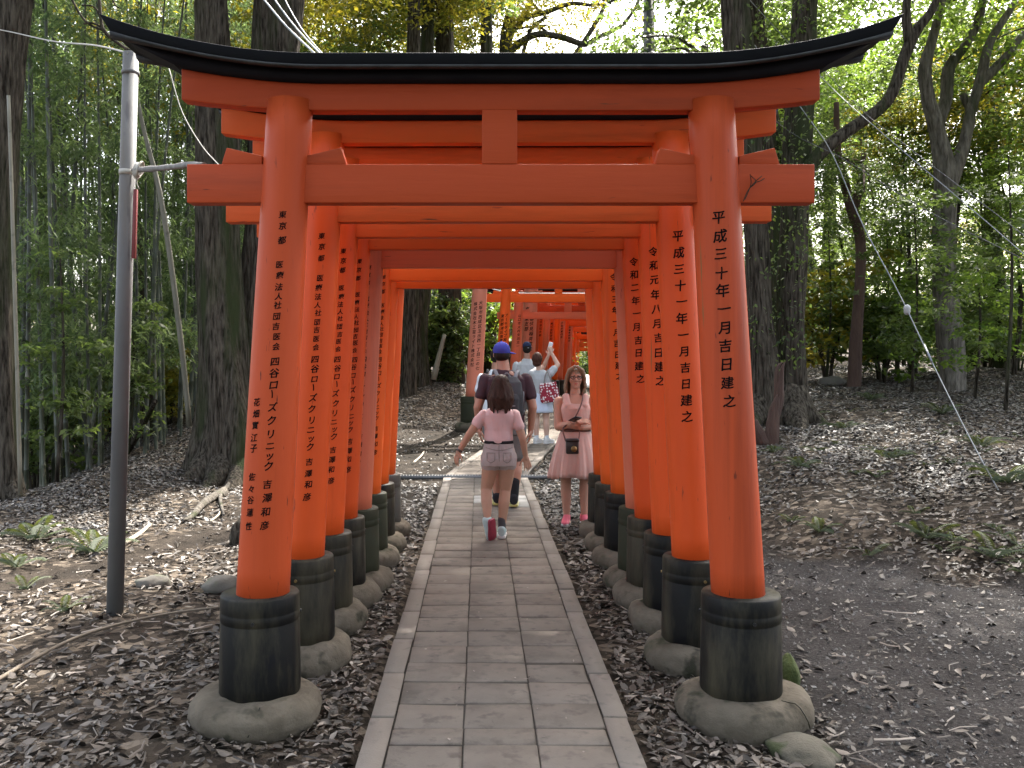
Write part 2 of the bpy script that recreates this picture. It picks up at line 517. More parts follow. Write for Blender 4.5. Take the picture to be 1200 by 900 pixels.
# ---------------------------------------------------------------- paved path
def slab(name, quad, z0, z1, mat, parent, inset=0.004, dz=(0, 0, 0, 0)):
    """a paver: quad of four (x, y) corners anticlockwise, bevelled top edge"""
    c = np.mean(np.array(quad), 0)
    q = [np.array(p) + np.array([np.sign(c[0] - p[0]) * inset * 0.55, np.sign(c[1] - p[1]) * inset * 1.15]) for p in quad]
    q = [p + np.random.default_rng(abs(hash((round(p[0], 3), round(p[1], 3)))) % 9999).normal(size=2) * 0.0014 for p in q]
    qi = [p + (c - p) / np.linalg.norm(c - p) * (0.006 + 0.004 * random.random() + (0.02 if random.random() < 0.05 else 0)) for p in q]
    v = [(p[0] - c[0], p[1] - c[1], z0) for p in q] + [(p[0] - c[0], p[1] - c[1], z1 - 0.005 + d) for p, d in zip(q, dz)] + [(p[0] - c[0], p[1] - c[1], z1 + d) for p, d in zip(qi, dz)]
    f = [(3, 2, 1, 0)] + [(i, (i + 1) % 4, 4 + (i + 1) % 4, 4 + i) for i in range(4)] + [(4 + i, 4 + (i + 1) % 4, 8 + (i + 1) % 4, 8 + i) for i in range(4)] + [(8, 9, 10, 11)]
    me = np_mesh(name, np.array(v), f)
    o = link(name, me, mat, parent)
    o.location = (c[0], c[1], 0)
    return o

near_path = tag(empty('path'), 'straight path of square concrete pavers with lighter border slabs', kind='structure')
PXC, TW, TD, BW = 0.087, 0.314, 0.2873, 0.112
base = Geo().box((PXC, 7.55, 0.001), (3 * TW + 2 * BW - 0.01, 10.0, 0.054)).build('path_bed', M['mortar'], near_path)
y0 = 3.52 - 4 * TD
rows = []
yy = y0
k = 0
while yy < 12.5:
    d = TD * (0.6 if k == 5 else 1.0)
    rows.append((yy, min(yy + d, 12.52)))
    yy += d
    k += 1
for r, (ya, yb) in enumerate(rows):
    for c in range(3):
        xa = PXC - 1.5 * TW + c * TW
        j = random.uniform(-0.004, 0.004)
        lm = M['tile_light'] if (c == 2 and 10.0 < ya < 10.8) or (c == 1 and 10.3 < ya < 10.6) else M['tile']
        slab('paver', [(xa, ya + j), (xa + TW, ya + j), (xa + TW, yb + j), (xa, yb + j)], 0.0, 0.035 + random.uniform(-0.002, 0.002), lm, near_path, 0.0058, [random.uniform(-0.003, 0.003) for _ in range(4)])
for sgn in (-1, 1):
    yb_ = 3.52 - 2 * TD
    while yb_ < 12.5:
        ye = min(yb_ + 2 * TD, 12.52)
        xa = PXC + sgn * 1.5 * TW
        xb = PXC + sgn * (1.5 * TW + BW)
        xl, xr = min(xa, xb), max(xa, xb)
        jx = random.uniform(-0.005, 0.005)
        slab('border_slab', [(xl + jx, yb_), (xr + jx, yb_), (xr + jx * 0.6, ye), (xl + jx * 0.6, ye)], -0.03, 0.040 + random.uniform(-0.003, 0.003), M['border'], near_path, 0.006)
        yb_ = ye
far_path = tag(empty('path'), 'far paved path that bends to the right beyond the drain', kind='structure')
def fp(u, y):
    """point on the far path: u across (-.5 .. .5), y along"""
    c = float(far_x(y)); w = 0.94 + 0.224
    return (c + u * w, y)
ys = np.arange(12.72, 32.0, 0.32)
bedv, bedf = [], []
for i, y in enumerate(ys):
    for u in (-0.5, 0.5):
        p = fp(u, y); bedv.append((p[0], p[1], float(path_z(y)) + 0.026))
for i in range(len(ys) - 1):
    bedf.append((2 * i, 2 * i + 1, 2 * i + 3, 2 * i + 2))
link('path_bed', np_mesh('path_bed', bedv, bedf), M['mortar'], far_path)
edges_u = [-0.5, -0.405, -0.135, 0.135, 0.405, 0.5]
for i in range(len(ys) - 1):
    za = float(path_z((ys[i] + ys[i + 1]) / 2))
    for c in range(5):
        bd = c in (0, 4)
        if bd and i % 2: continue
        ye = ys[min(i + (2 if bd else 1), len(ys) - 1)]
        zz = float(path_z(ye)) - float(path_z(ys[i]))
        q = [fp(edges_u[c], ys[i]), fp(edges_u[c + 1], ys[i]), fp(edges_u[c + 1], ye), fp(edges_u[c], ye)]
        zb = float(path_z(ys[i])) + 0.035
        slab('border_slab' if bd else 'paver', q, zb - 0.045, zb + (0.004 if bd else 0) , M['border'] if bd else M['tile'], far_path, 0.006, (0, 0, zz, zz))
# drain grate across the path
g = empty('drain_grate', (0.0, 12.6, 0.0))
tag(g, 'narrow steel drain grate crossing the path where it bends', 'drain grate')
Geo().box((0, -0.062, 0.035), (2.3, 0.012, 0.05)).box((0, 0.062, 0.035), (2.3, 0.012, 0.05)).build('grate_frame', M['grate'], g)
gg = Geo()
for i in range(58):
    gg.box((-1.14 + i * 0.04, 0, 0.045), (0.012, 0.11, 0.024))
tag(gg.build('grate_bars', M['grate'], g), kind='stuff')

# ---------------------------------------------------------------- brush writing
_glyph = {}
def glyph(ch):
    """flat triangulated outline of one character, subdivided so that it can bend round a pillar"""
    if ch in _glyph: return _glyph[ch]
    c = bpy.data.curves.new('writing', 'FONT')
    c.body = ch; c.size = 1.0; c.offset = 0.004; c.resolution_u = 3; c.shear = 0.0
    o = bpy.data.objects.new('writing', c)
    COL.objects.link(o)
    dg = bpy.context.evaluated_depsgraph_get()
    me = bpy.data.meshes.new_from_object(o.evaluated_get(dg))
    bm = bmesh.new(); bm.from_mesh(me)
    bmesh.ops.triangulate(bm, faces=bm.faces[:])
    for it in range(4):
        es = [e for e in bm.edges if e.calc_length() > 0.22]
        if not es: break
        bmesh.ops.subdivide_edges(bm, edges=es, cuts=1)
        bmesh.ops.triangulate(bm, faces=bm.faces[:])
    bm.verts.ensure_lookup_table()
    V = np.array([v.co[:] for v in bm.verts], float)
    T = np.array([[v.index for v in f.verts] for f in bm.faces], int)
    bm.free()
    bpy.data.objects.remove(o); bpy.data.curves.remove(c); bpy.data.meshes.remove(me)
    # a brush hand: strokes climb to the right and swell a little
    x = V[:, 0] - 0.5; y = V[:, 1] - 0.37
    y2 = y + 0.10 * x - 0.03 * np.cos(4 * x)
    x2 = x * 0.98 + 0.03 * np.sin(3.3 * y)
    a = 0.035 * np.sin(9 * x + 5 * y + ord(ch)); 
    V = np.stack([x2 + a * 0.25, y2 + a * 0.2], 1)
    if ch == 'ー':
        V = np.stack([-(y2) * 1.0, x2], 1)
    _glyph[ch] = (V, T)
    return _glyph[ch]

def writing(columns, surf, name, parent, mat):
    """columns: [(angle offset, [(char, z, size)...])]; surf(z) -> (axis x, axis y, radius). One mesh of curved print."""
    VV, TT, n = [], [], 0
    for ang, chars in columns:
        for ch, z, size in chars:
            if ch == ' ': continue
            jr = random.Random(ord(ch) * 7 + int(z * 1000) + sum(map(ord, parent.name)))
            size *= 1 + jr.uniform(-0.05, 0.05)
            z += jr.uniform(-0.0025, 0.0025)
            wob = jr.uniform(-0.03, 0.03)
            V, T = glyph(ch)
            zz = z + V[:, 1] * size
            ax, ay, r = surf(zz)
            th = ang + wob + V[:, 0] * size / r
            # a loaded brush: each stroke is laid down four times, a hair apart
            for q, (dx, dz_) in enumerate(((-1, -1), (1, -1), (-1, 1), (1, 1))):
                rr = r + 0.0014 + 0.0002 * q
                t2 = th + dx * 0.015 * size / r
                VV.append(np.stack([ax + rr * np.sin(t2), ay - rr * np.cos(t2), zz + dz_ * 0.012 * size], 1))
                TT.append(T + n); n += len(V)
    return link(name, np_mesh(name, np.concatenate(VV), np.concatenate(TT)), mat, parent)

def col_even(text, z0, step, size):
    return [(ch, z0 - i * step, size) for i, ch in enumerate(text)]

LEFT_COL = [('東', 2.31), ('京', 2.255), ('都', 2.195), ('医', 2.085), ('療', 2.035), ('法', 1.985), ('人', 1.94), ('社', 1.90), ('団', 1.85), ('吉', 1.805), ('医', 1.76), ('会', 1.713),
            ('四', 1.650), ('谷', 1.598), ('ロ', 1.545), ('ー', 1.50), ('ズ', 1.444), ('ク', 1.384), ('リ', 1.325), ('ニ', 1.270), ('ッ', 1.224), ('ク', 1.180),
            ('吉', 1.098), ('澤', 1.037), ('和', 0.977), ('彦', 0.912)]
LEFT_SIZES = [0.036] * 3 + [0.036] * 9 + [0.045] * 10 + [0.043] * 4
LEFT_COL2 = [('花', 1.463), ('畑', 1.412), ('實', 1.359), ('江', 1.306), ('子', 1.256), ('佐', 1.130), ('々', 1.075), ('谷', 1.026), ('蓮', 0.968), ('性', 0.908)]

# ---------------------------------------------------------------- torii gates
def lift(x):
    a = np.maximum(np.abs(x) - 0.80, 0) / 0.92
    return 0.150 * a ** 1.85

def footing_mesh(seed, r=0.30, h=0.145):
    g_ = Geo()
    prof = [(r * 0.90, -0.10), (r * 0.94, 0.0), (r * 0.995, h * 0.25), (r * 1.0, h * 0.45), (r * 0.975, h * 0.66), (r * 0.91, h * 0.84), (r * 0.80, h * 0.96), (r * 0.6, h), (0.02, h)]
    prof = [(rr_, z_) for i_ in range(len(prof) - 1) for rr_, z_ in ((prof[i_]), ((prof[i_][0] + prof[i_ + 1][0]) / 2, (prof[i_][1] + prof[i_ + 1][1]) / 2))] + [prof[-1]]
    rings = []
    for rr, z in prof:
        ring = []
        for j in range(64):
            th = 2 * math.pi * j / 64
            v = Vector((math.cos(th), math.sin(th), z * 3 + seed * 3.7))
            k_ = 1 + 0.08 * mnoise.noise(v * 1.1) + 0.035 * mnoise.noise(v * 3.2) + 0.022 * mnoise.noise(v * 8.0)
            ring.append((rr * k_ * math.cos(th), rr * k_ * math.sin(th), z + (0.012 * mnoise.noise(v * 2.3) if z > 0 else 0)))
        rings.append(ring)
    return g_.loft(rings)

def torii(loc, rz, s, paint_mat, sleeve_mats, label, group, left_cols, right_cols, seed, zs=1.0, cross=True, detail=True, half=1.115, pr=1.0, wide=1.0):
    """s: overall scale; zs: extra height scale of the beams; pr: pillar thickness factor"""
    beam_mat = M[paint_mat + '_beam']; paint_mat = M[paint_mat]
    t = empty('torii_gate', loc, rz)
    tag(t, label, 'torii gate', group)
    hh = lambda z: half * s - 0.0555 * z                     # half distance between the pillar axes at height z
    zt = 2.845 * s * zs                                     # pillar top
    zsl = 0.585 * s
    for sgn, cols, sm in ((-1, left_cols, sleeve_mats[0]), (1, right_cols, sleeve_mats[1])):
        g_ = Geo()
        rings = []
        nz = 12
        for i in range(nz + 1):
            z = zsl - 0.08 + (zt - zsl + 0.08) * i / nz
            r = pr * s * (0.1215 - 0.0175 * i / nz)
            rings.append([(sgn * hh(z) + r * math.cos(2 * math.pi * j / 48), r * math.sin(2 * math.pi * j / 48), z) for j in range(48)])
        g_.loft(rings)
        pl = g_.build('pillar', paint_mat, t)
        if cols:
            def surf(z, sgn=sgn):
                i = (z - zsl + 0.08) / (zt - zsl + 0.08)
                return sgn * (half * s - 0.0555 * z), np.zeros_like(z), pr * s * (0.1215 - 0.0175 * i)
            writing(cols, surf, 'lettering', pl, M['ink'])
        # black sleeve round the foot, with a raised top band
        sr = 0.182 * s * (pr if s > 1 else 1)
        xc = sgn * hh(0.35 * s)
        def px_(z): return xc
        g_ = Geo().lathe([(sr * 1.015, 0.08 * s), (sr * 1.01, 0.2 * s), (sr * 0.985, 0.458 * s), (sr * 0.975, 0.462 * s), (sr * 0.975, 0.467 * s), (sr * 0.99, 0.471 * s),
                          (sr * 0.99, 0.505 * s), (sr * 0.979, 0.509 * s), (sr * 0.985, 0.514 * s), (sr * 0.975, zsl - 0.008), (sr * 0.95, zsl), (0.06 * s, zsl)], 44, (xc, 0, 0))
        sl = g_.build('pillar_sleeve', sm, t)
        if detail:
            b_ = Geo()
            for a in (-0.25, math.pi * 0.5, -2.2):
                b_.tube([(xc + sr * 0.96 * math.sin(a + 0.3), -sr * 0.96 * math.cos(a + 0.3), 0.487 * s), (xc + sr * 1.03 * math.sin(a + 0.3), -sr * 1.03 * math.cos(a + 0.3), 0.487 * s)], 0.008, 8)
            b_.build('bolt', M['brass'] if seed == 2 else M['bolt'], sl)
        fm = footing_mesh(seed * 2 + (sgn > 0), 0.30 * s, 0.145 * s)
        fo = fm.build('footing_stone', M['footing'], t)
        fo.location = (sgn * hh(0.0), 0, 0)
        if seed == 1:
            ck = Geo()
            pts = []
            for i in range(9):
                u = i / 8
                a = R(-52 + 10 * u) if sgn > 0 else R(-78 + 6 * math.sin(4 * u))
                rr = (0.19 + 0.115 * u) * s
                zz = 0.139 * s - (0.10 * max(0, u - 0.55) / 0.45) * s
                rr = rr if u < 0.6 else 0.264 + 0.04 * math.sin((u - 0.6) / 0.4 * 1.57)
                pts.append((rr * math.cos(a), rr * math.sin(a), zz))
            ck.tube(pts, 0.003, 5)
            ck.build('crack', M['sleeve'], fo)
    # tie beam (nuki) through both pillars
    zn0, zn1 = 2.372 * s * zs, 2.548 * s * zs
    nw = 1.43 * s * (half / 1.115) * wide
    hin = hh(2.45 * s * zs)
    nb = Geo().box((0, 0, (zn0 + zn1) / 2), (2 * nw, 0.088 * s, zn1 - zn0)).build('tie_beam', beam_mat, t, bevel=0.004)
    # wedges on the beam, inside and outside each pillar
    for sgn in (-1, 1):
        for side in (-1, 1):
            xa = sgn * (hin + side * 0.100 * s)
            xb = sgn * (hin + side * 0.285 * s)
            xe = sgn * (hin + side * (0.262) * s)
            g_ = Geo()
            p = [(xa, zn1 + 0.001), (xb, zn1 + 0.001), (xe, zn1 + 0.077 * s), (xa, zn1 + 0.040 * s)]
            if (p[1][0] - p[0][0]) * (p[2][1] - p[0][1]) < 0: p = p[::-1]
            vv = [(x, -0.036 * s, z) for x, z in p] + [(x, 0.036 * s, z) for x, z in p]
            g_.add(vv, [(0, 1, 2, 3), (7, 6, 5, 4)] + [(i, 4 + i, 4 + (i + 1) % 4, (i + 1) % 4) for i in range(4)])
            g_.build('wedge', beam_mat, t, bevel=0.003)
    # middle strut
    Geo().box((-0.005, 0, (zn1 + zt) / 2 + 0.002), (0.16 * s, 0.080 * s, zt - zn1 - 0.06 * s * 0)).build('strut', beam_mat, t, bevel=0.003)
    # lower lintel (shimaki) and black roof (kasagi), both sweeping up towards the ends
    zl0, zl1 = 2.795 * s * zs, 2.916 * s * zs
    lw = 1.455 * s * (half / 1.115) * wide
    def sweep(prof_fn, xs):
        g_ = Geo()
        return g_.loft([prof_fn(x) for x in xs])
    lf = lambda x, k_=1.0: float(lift(np.array(x / s))) * s * k_
    xs = np.linspace(-lw, lw, 33)
    hd = 0.042 * s
    sweep(lambda x: [(x, -hd, zl0 + lf(x, 0.6)), (x, hd, zl0 + lf(x, 0.6)), (x, hd, zl1 + lf(x, 0.85)), (x, -hd, zl1 + lf(x, 0.85))], xs).build('lintel', beam_mat, t, bevel=0.004)
    z2 = 2.958 * s * zs
    kw = half / 1.115 * s * (1.0 if wide < 1 else 0.99)
    def end(x, zrel):       # the ends of the black beam lean outwards as they rise
        return x
    d2 = 0.098 * s
    xs_ = np.linspace(-1, 1, 41)
    sweep(lambda u: [(u * 1.46 * kw, -d2 * 0.9, zl1 + 0.003 + lf(u * 1.46 * s, 0.85)), (u * 1.46 * kw, d2 * 0.9, zl1 + 0.003 + lf(u * 1.46 * s, 0.85)),
                     (u * 1.675 * kw, d2, z2 + lf(u * 1.675 * s)), (u * 1.675 * kw, -d2, z2 + lf(u * 1.675 * s))], xs_).build('upper_lintel', M['roofwood'], t)
    d3, fh = 0.165 * s, 0.056 * s
    rf = sweep(lambda u: [(u * 1.715 * kw, -d3, z2 + 0.002 + lf(u * 1.72 * s)), (u * 1.715 * kw, d3, z2 + 0.002 + lf(u * 1.72 * s)), (u * 1.765 * kw, d3 + 0.004, z2 + fh * (1 + 0.40 * u ** 8) + lf(u * 1.73 * s)),
                     (u * 1.775 * kw, 0.0, z2 + fh * (1 + 0.40 * u ** 8) + 0.035 * s + lf(u * 1.73 * s)), (u * 1.765 * kw, -d3 - 0.004, z2 + fh * (1 + 0.40 * u ** 8) + lf(u * 1.73 * s))], xs_).build('roof_cap', M['roof'], t, bevel=0.004)
    for yy_ in (-1, 1):  # added strip imitating the highlight on the cap's lower edge
        ya, yb = (-d3 - 0.006, -d3 + 0.030) if yy_ < 0 else (d3 - 0.030, d3 + 0.006)
        sweep(lambda u: [(u * 1.712 * kw, ya, z2 - 0.006 - 0.012 * abs(u) ** 14 * s + lf(u * 1.72 * s)), (u * 1.712 * kw, yb, z2 - 0.006 - 0.02 * abs(u) ** 14 * s + lf(u * 1.72 * s)),
                         (u * 1.717 * kw, yb, z2 + 0.0035 + lf(u * 1.72 * s)), (u * 1.717 * kw, ya, z2 + 0.0035 + lf(u * 1.72 * s))], xs_).build('roof_edge_strip', M['edge'], rf)
    return t

GROUP1 = 'vermilion torii gates in a row over the near path'
dates = ['平成三十年一月吉日建之', '平成三十一年一月吉日建之', '令和元年八月吉日建之', '令和二年一月吉日建之', '令和二年八月吉日建之', '令和三年一月吉日建之', '令和三年八月吉日建之', '令和四年一月吉日建之']
gate_z = [4.17, 4.95, 5.62, 6.18, 6.58, 7.33, 7.90, 8.55]
gate_h = [1.0, 1.014, 1.018, 1.015, 0.980, 0.968, 0.962, 0.985]
gate_p = ['verm', 'newer', 'newer', 'newer', 'faded', 'bright', 'bright', 'bright']  # paint lightens inwards to imitate the lit tunnel; fifth gate is truly pinkish
gate_s = [('sleeve', 'sleeve'), ('sleeve', 'sleeve'), ('sleeve', 'sleeve'), ('sleeve', 'sleeve'), ('sleeve2', 'sleeve2'), ('sleeve2', 'sleeve'), ('sleeve', 'sleeve'), ('sleeve3', 'sleeve')]
gate_l = ['frontmost vermilion torii gate with its whole curved black roof in view',
          'second vermilion torii gate from the front, directly behind the frontmost one',
          'third vermilion torii gate from the front, between two gates with black sleeves',
          'fourth vermilion torii gate from the front, just before the faded pinkish gate',
          'faded pinkish torii gate with greenish sleeves, fifth in the near row',
          'bright orange torii gate directly behind the faded pinkish gate',
          'bright orange torii gate, second from the inner end of the near row',
          'bright orange torii gate closing the near row, its left sleeve worn grey']
r1 = [-0.20, -0.10, -0.30, -0.42, 0.95, -0.10, 1.25, 1.25]
for k in range(8):
    n = len(dates[k])
    step = 0.0825 if k == 0 else 0.088
    rc = [(r1[k], col_even(dates[k], 2.295 if k == 0 else 2.32, step, 0.062))]
    dz = 0 if k == 0 else 0.01
    a0 = [0.17, 0.24, 0.34, 0.45, 0.10, 0.55, 0.25, 0.30][k]
    lc = [(a0, [(c, z + dz, sz) for (c, z), sz in zip(LEFT_COL, LEFT_SIZES)])]
    if k == 0:
        lc.append((-0.50, [(c, z, 0.040) for c, z in LEFT_COL2]))
    xo = [0.0965, 0.10, 0.113, 0.1125, 0.14, 0.133, 0.133, 0.14][k]
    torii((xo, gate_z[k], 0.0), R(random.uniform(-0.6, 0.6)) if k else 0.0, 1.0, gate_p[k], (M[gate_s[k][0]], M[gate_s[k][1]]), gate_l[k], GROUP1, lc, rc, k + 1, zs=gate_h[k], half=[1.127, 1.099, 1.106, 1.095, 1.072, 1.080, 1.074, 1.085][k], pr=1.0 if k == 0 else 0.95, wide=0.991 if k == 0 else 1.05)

GROUP2 = 'torii gates in a row over the far path'
fx_ = lambda Y: -0.158 + 0.234 * (Y - 18.6)
# distance, left pillar, paint, writing, scale, height factor, pillar factor, label
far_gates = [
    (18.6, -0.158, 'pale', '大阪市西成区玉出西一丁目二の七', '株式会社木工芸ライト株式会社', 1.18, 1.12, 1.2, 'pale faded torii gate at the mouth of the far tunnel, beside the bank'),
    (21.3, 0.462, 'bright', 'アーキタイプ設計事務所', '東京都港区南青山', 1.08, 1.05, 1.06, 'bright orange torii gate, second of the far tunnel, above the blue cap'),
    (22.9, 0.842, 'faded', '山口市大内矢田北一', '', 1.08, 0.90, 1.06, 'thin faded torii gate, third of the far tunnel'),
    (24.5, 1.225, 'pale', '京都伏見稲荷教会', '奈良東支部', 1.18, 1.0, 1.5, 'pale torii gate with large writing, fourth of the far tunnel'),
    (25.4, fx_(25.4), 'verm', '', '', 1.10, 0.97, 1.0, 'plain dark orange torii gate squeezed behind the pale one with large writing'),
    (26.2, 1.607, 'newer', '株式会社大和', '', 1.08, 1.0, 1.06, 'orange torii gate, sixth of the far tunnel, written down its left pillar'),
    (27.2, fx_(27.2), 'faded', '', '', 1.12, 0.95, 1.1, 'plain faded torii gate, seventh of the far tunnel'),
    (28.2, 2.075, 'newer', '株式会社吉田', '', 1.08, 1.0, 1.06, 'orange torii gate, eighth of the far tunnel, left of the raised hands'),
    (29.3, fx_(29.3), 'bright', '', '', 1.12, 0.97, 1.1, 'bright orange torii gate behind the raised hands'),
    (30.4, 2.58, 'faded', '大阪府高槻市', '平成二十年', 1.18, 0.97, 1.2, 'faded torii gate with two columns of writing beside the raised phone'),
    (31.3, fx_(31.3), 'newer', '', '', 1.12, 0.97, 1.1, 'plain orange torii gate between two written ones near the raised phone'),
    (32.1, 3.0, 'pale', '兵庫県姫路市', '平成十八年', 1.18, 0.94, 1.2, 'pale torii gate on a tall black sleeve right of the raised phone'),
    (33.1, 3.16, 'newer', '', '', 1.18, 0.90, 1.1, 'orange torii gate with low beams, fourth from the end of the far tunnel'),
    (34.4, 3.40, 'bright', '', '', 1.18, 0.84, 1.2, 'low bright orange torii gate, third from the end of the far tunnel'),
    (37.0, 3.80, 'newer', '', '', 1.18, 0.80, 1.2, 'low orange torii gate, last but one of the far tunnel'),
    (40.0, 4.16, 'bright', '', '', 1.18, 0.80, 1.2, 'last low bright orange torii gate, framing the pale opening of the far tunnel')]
for k, (Y, X, pn, a1, a2, s, zsc, prf, lb) in enumerate(far_gates):
    hw = 1.30
    sz = 0.085 if prf < 1.4 else 0.12
    cols = []
    z0 = 2.60 * s / 1.18
    if a1:
        cols.append((0.28, col_even(a1, z0 - (0.15 if prf > 1.4 else 0), sz * 1.12, sz)))
    if a2:
        cols.append((-0.42, col_even(a2, z0 - 0.02, sz * 1.12, sz)))
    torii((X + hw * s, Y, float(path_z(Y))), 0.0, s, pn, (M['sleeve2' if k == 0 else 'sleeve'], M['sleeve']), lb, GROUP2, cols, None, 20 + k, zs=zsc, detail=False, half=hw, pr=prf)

# ---------------------------------------------------------------- bark, leaves
M['bark'] = material('dark_bark', (0.014, 0.011, 0.008), (0.10, 0.085, 0.065), scale=30, width=0.14, detail=9, rough=0.95, spec=0.08, bump=0.06, bscale=30, stretch=(1, 1, 0.12), spots=((0.034, 0.042, 0.018), 2.2, 0.50, 0.15))
M['bark2'] = material('grey_bark', (0.05, 0.044, 0.036), (0.19, 0.17, 0.145), scale=18, width=0.18, detail=9, rough=0.95, spec=0.08, bump=0.04, bscale=22, stretch=(1, 1, 0.2), spots=((0.036, 0.043, 0.02), 1.8, 0.52, 0.15))
M['bark3'] = material('reddish_bark', (0.05, 0.027, 0.02), (0.095, 0.056, 0.04), scale=9, rough=0.95, bump=0.04, bscale=18, stretch=(1, 1, 0.2))
M['culm'] = material('bamboo_culm', (0.028, 0.034, 0.020), (0.07, 0.078, 0.05), scale=1.5, rough=0.5, objvar=0.3, spots=((0.22, 0.20, 0.14), 3, 0.62, 0.1))
M['culm_dry'] = material('dry_bamboo_culm', (0.13, 0.12, 0.085), (0.22, 0.20, 0.15), scale=2.5, rough=0.6, spots=((0.10, 0.09, 0.06), 6, 0.6, 0.1))
M['leaf'] = leaf_material('broad_leaf', (0.034, 0.055, 0.020), (0.115, 0.148, 0.050), 0.5, 0.42, (2.0, 2.1, 1.25))
M['leaf_y'] = leaf_material('yellowing_leaf', (0.062, 0.082, 0.018), (0.22, 0.205, 0.042), 0.5, 0.5, (2.4, 2.1, 0.9))
M['leaf_b'] = leaf_material('bamboo_leaf', (0.050, 0.076, 0.036), (0.15, 0.185, 0.085), 0.5, 0.5, (1.9, 2.1, 1.5))
M['leaf_g'] = leaf_material('bright_green_leaf', (0.052, 0.092, 0.022), (0.145, 0.20, 0.052), 0.55, 0.45, (2.2, 2.2, 1.1))
M['fern'] = leaf_material('fern_frond', (0.035, 0.052, 0.024), (0.085, 0.11, 0.05), 0.25, 0.6)

def leaf_quads(C, D, Nn, length, width):
    """rhombic leaves at C, along D, normal Nn -> verts (4n,3), faces (n,4)"""
    D = D / np.linalg.norm(D, axis=1, keepdims=True)
    S = np.cross(D, Nn); S /= np.linalg.norm(S, axis=1, keepdims=True) + 1e-9
    n = len(C)
    ln = length[:, None]; wd = width[:, None]
    Nn = np.cross(S, D)
    V = np.stack([C, C + D * ln * 0.45 + S * wd * 0.5 , C + D * ln - Nn * ln * 0.12, C + D * ln * 0.45 - S * wd * 0.5], 1).reshape(-1, 3)
    return V, np.arange(4 * n).reshape(n, 4)

def clump_leaves(centres, rad, per, size, asp, r_, droop=0.25, flat=0.55):
    """leaves in clumps; the tint runs leaf by leaf and clump by clump"""
    nC = len(centres)
    n = nC * per
    ci = np.repeat(np.arange(nC), per)
    off = r_.normal(size=(n, 3))
    off /= np.linalg.norm(off, axis=1, keepdims=True)
    off *= (r_.random((n, 1)) ** 0.5) * np.repeat(rad, per)[:, None]
    off[:, 2] *= flat
    C = centres[ci] + off
    ang = r_.random(n) * 2 * np.pi
    D = np.stack([np.cos(ang), np.sin(ang), -droop + 0.45 * r_.normal(size=n)], 1)
    Nn = np.stack([0.55 * r_.normal(size=n), 0.55 * r_.normal(size=n), np.ones(n)], 1)
    L_ = size * (0.65 + 0.7 * r_.random(n))
    V, Fc = leaf_quads(C, D, Nn, L_, L_ * asp)
    t = np.clip(0.45 + 0.20 * r_.normal(size=nC)[ci] + 0.20 * r_.normal(size=n), 0, 1)
    return V, Fc, np.repeat(t, 4)

def crown_mesh(seed, rx, ry, rz, n_cl, per, size=0.13, asp=0.46, cr=(0.35, 0.75), droop=0.25, flat=0.5, hollow=0.35):
    r_ = np.random.default_rng(seed)
    u = r_.normal(size=(n_cl * 3, 3)); u /= np.linalg.norm(u, axis=1, keepdims=True)
    rr = hollow + (1 - hollow) * r_.random(n_cl * 3) ** 0.6
    P = u * rr[:, None]
    # uneven outline: lobes
    lob = np.array([mnoise.noise(Vector(tuple(a * 1.6 + seed))) for a in u])
    P = P[lob > -0.22][:n_cl]
    lob = lob[lob > -0.22][:n_cl]
    P = P * (0.85 + 0.45 * lob)[:, None] * np.array([rx, ry, rz])
    V, Fc, t = clump_leaves(P, cr[0] + (cr[1] - cr[0]) * r_.random(len(P)), per, size, asp, r_, droop, flat)
    me = np_mesh('crown', V, Fc, False, t)
    return me, P

def with_mat(me, mat):
    c = me.copy(); c.materials.clear(); c.materials.append(mat); return c

CROWN = []
for sd_ in range(5):
    me, P = crown_mesh(11 + sd_, 3.2, 3.2, 2.3, 190, 50, size=0.145)
    CROWN.append((me, P))
CR = {k: [with_mat(m, M[k]) for m, _ in CROWN] for k in ('leaf', 'leaf_y', 'leaf_g')}
SHRUB = [crown_mesh(31 + i, 0.9, 0.9, 1.0, 60, 34, size=0.115, cr=(0.15, 0.34), hollow=0.1)[0] for i in range(3)]
SH = {k: [with_mat(m, M[k]) for m in SHRUB] for k in ('leaf', 'leaf_y', 'leaf_g')}

def limb_points(P, origin, r_, n):
    """a few limbs that reach from the trunk into the crown's clumps"""
    sel = r_.choice(len(P), n, replace=False)
    return [P[i] for i in sel]

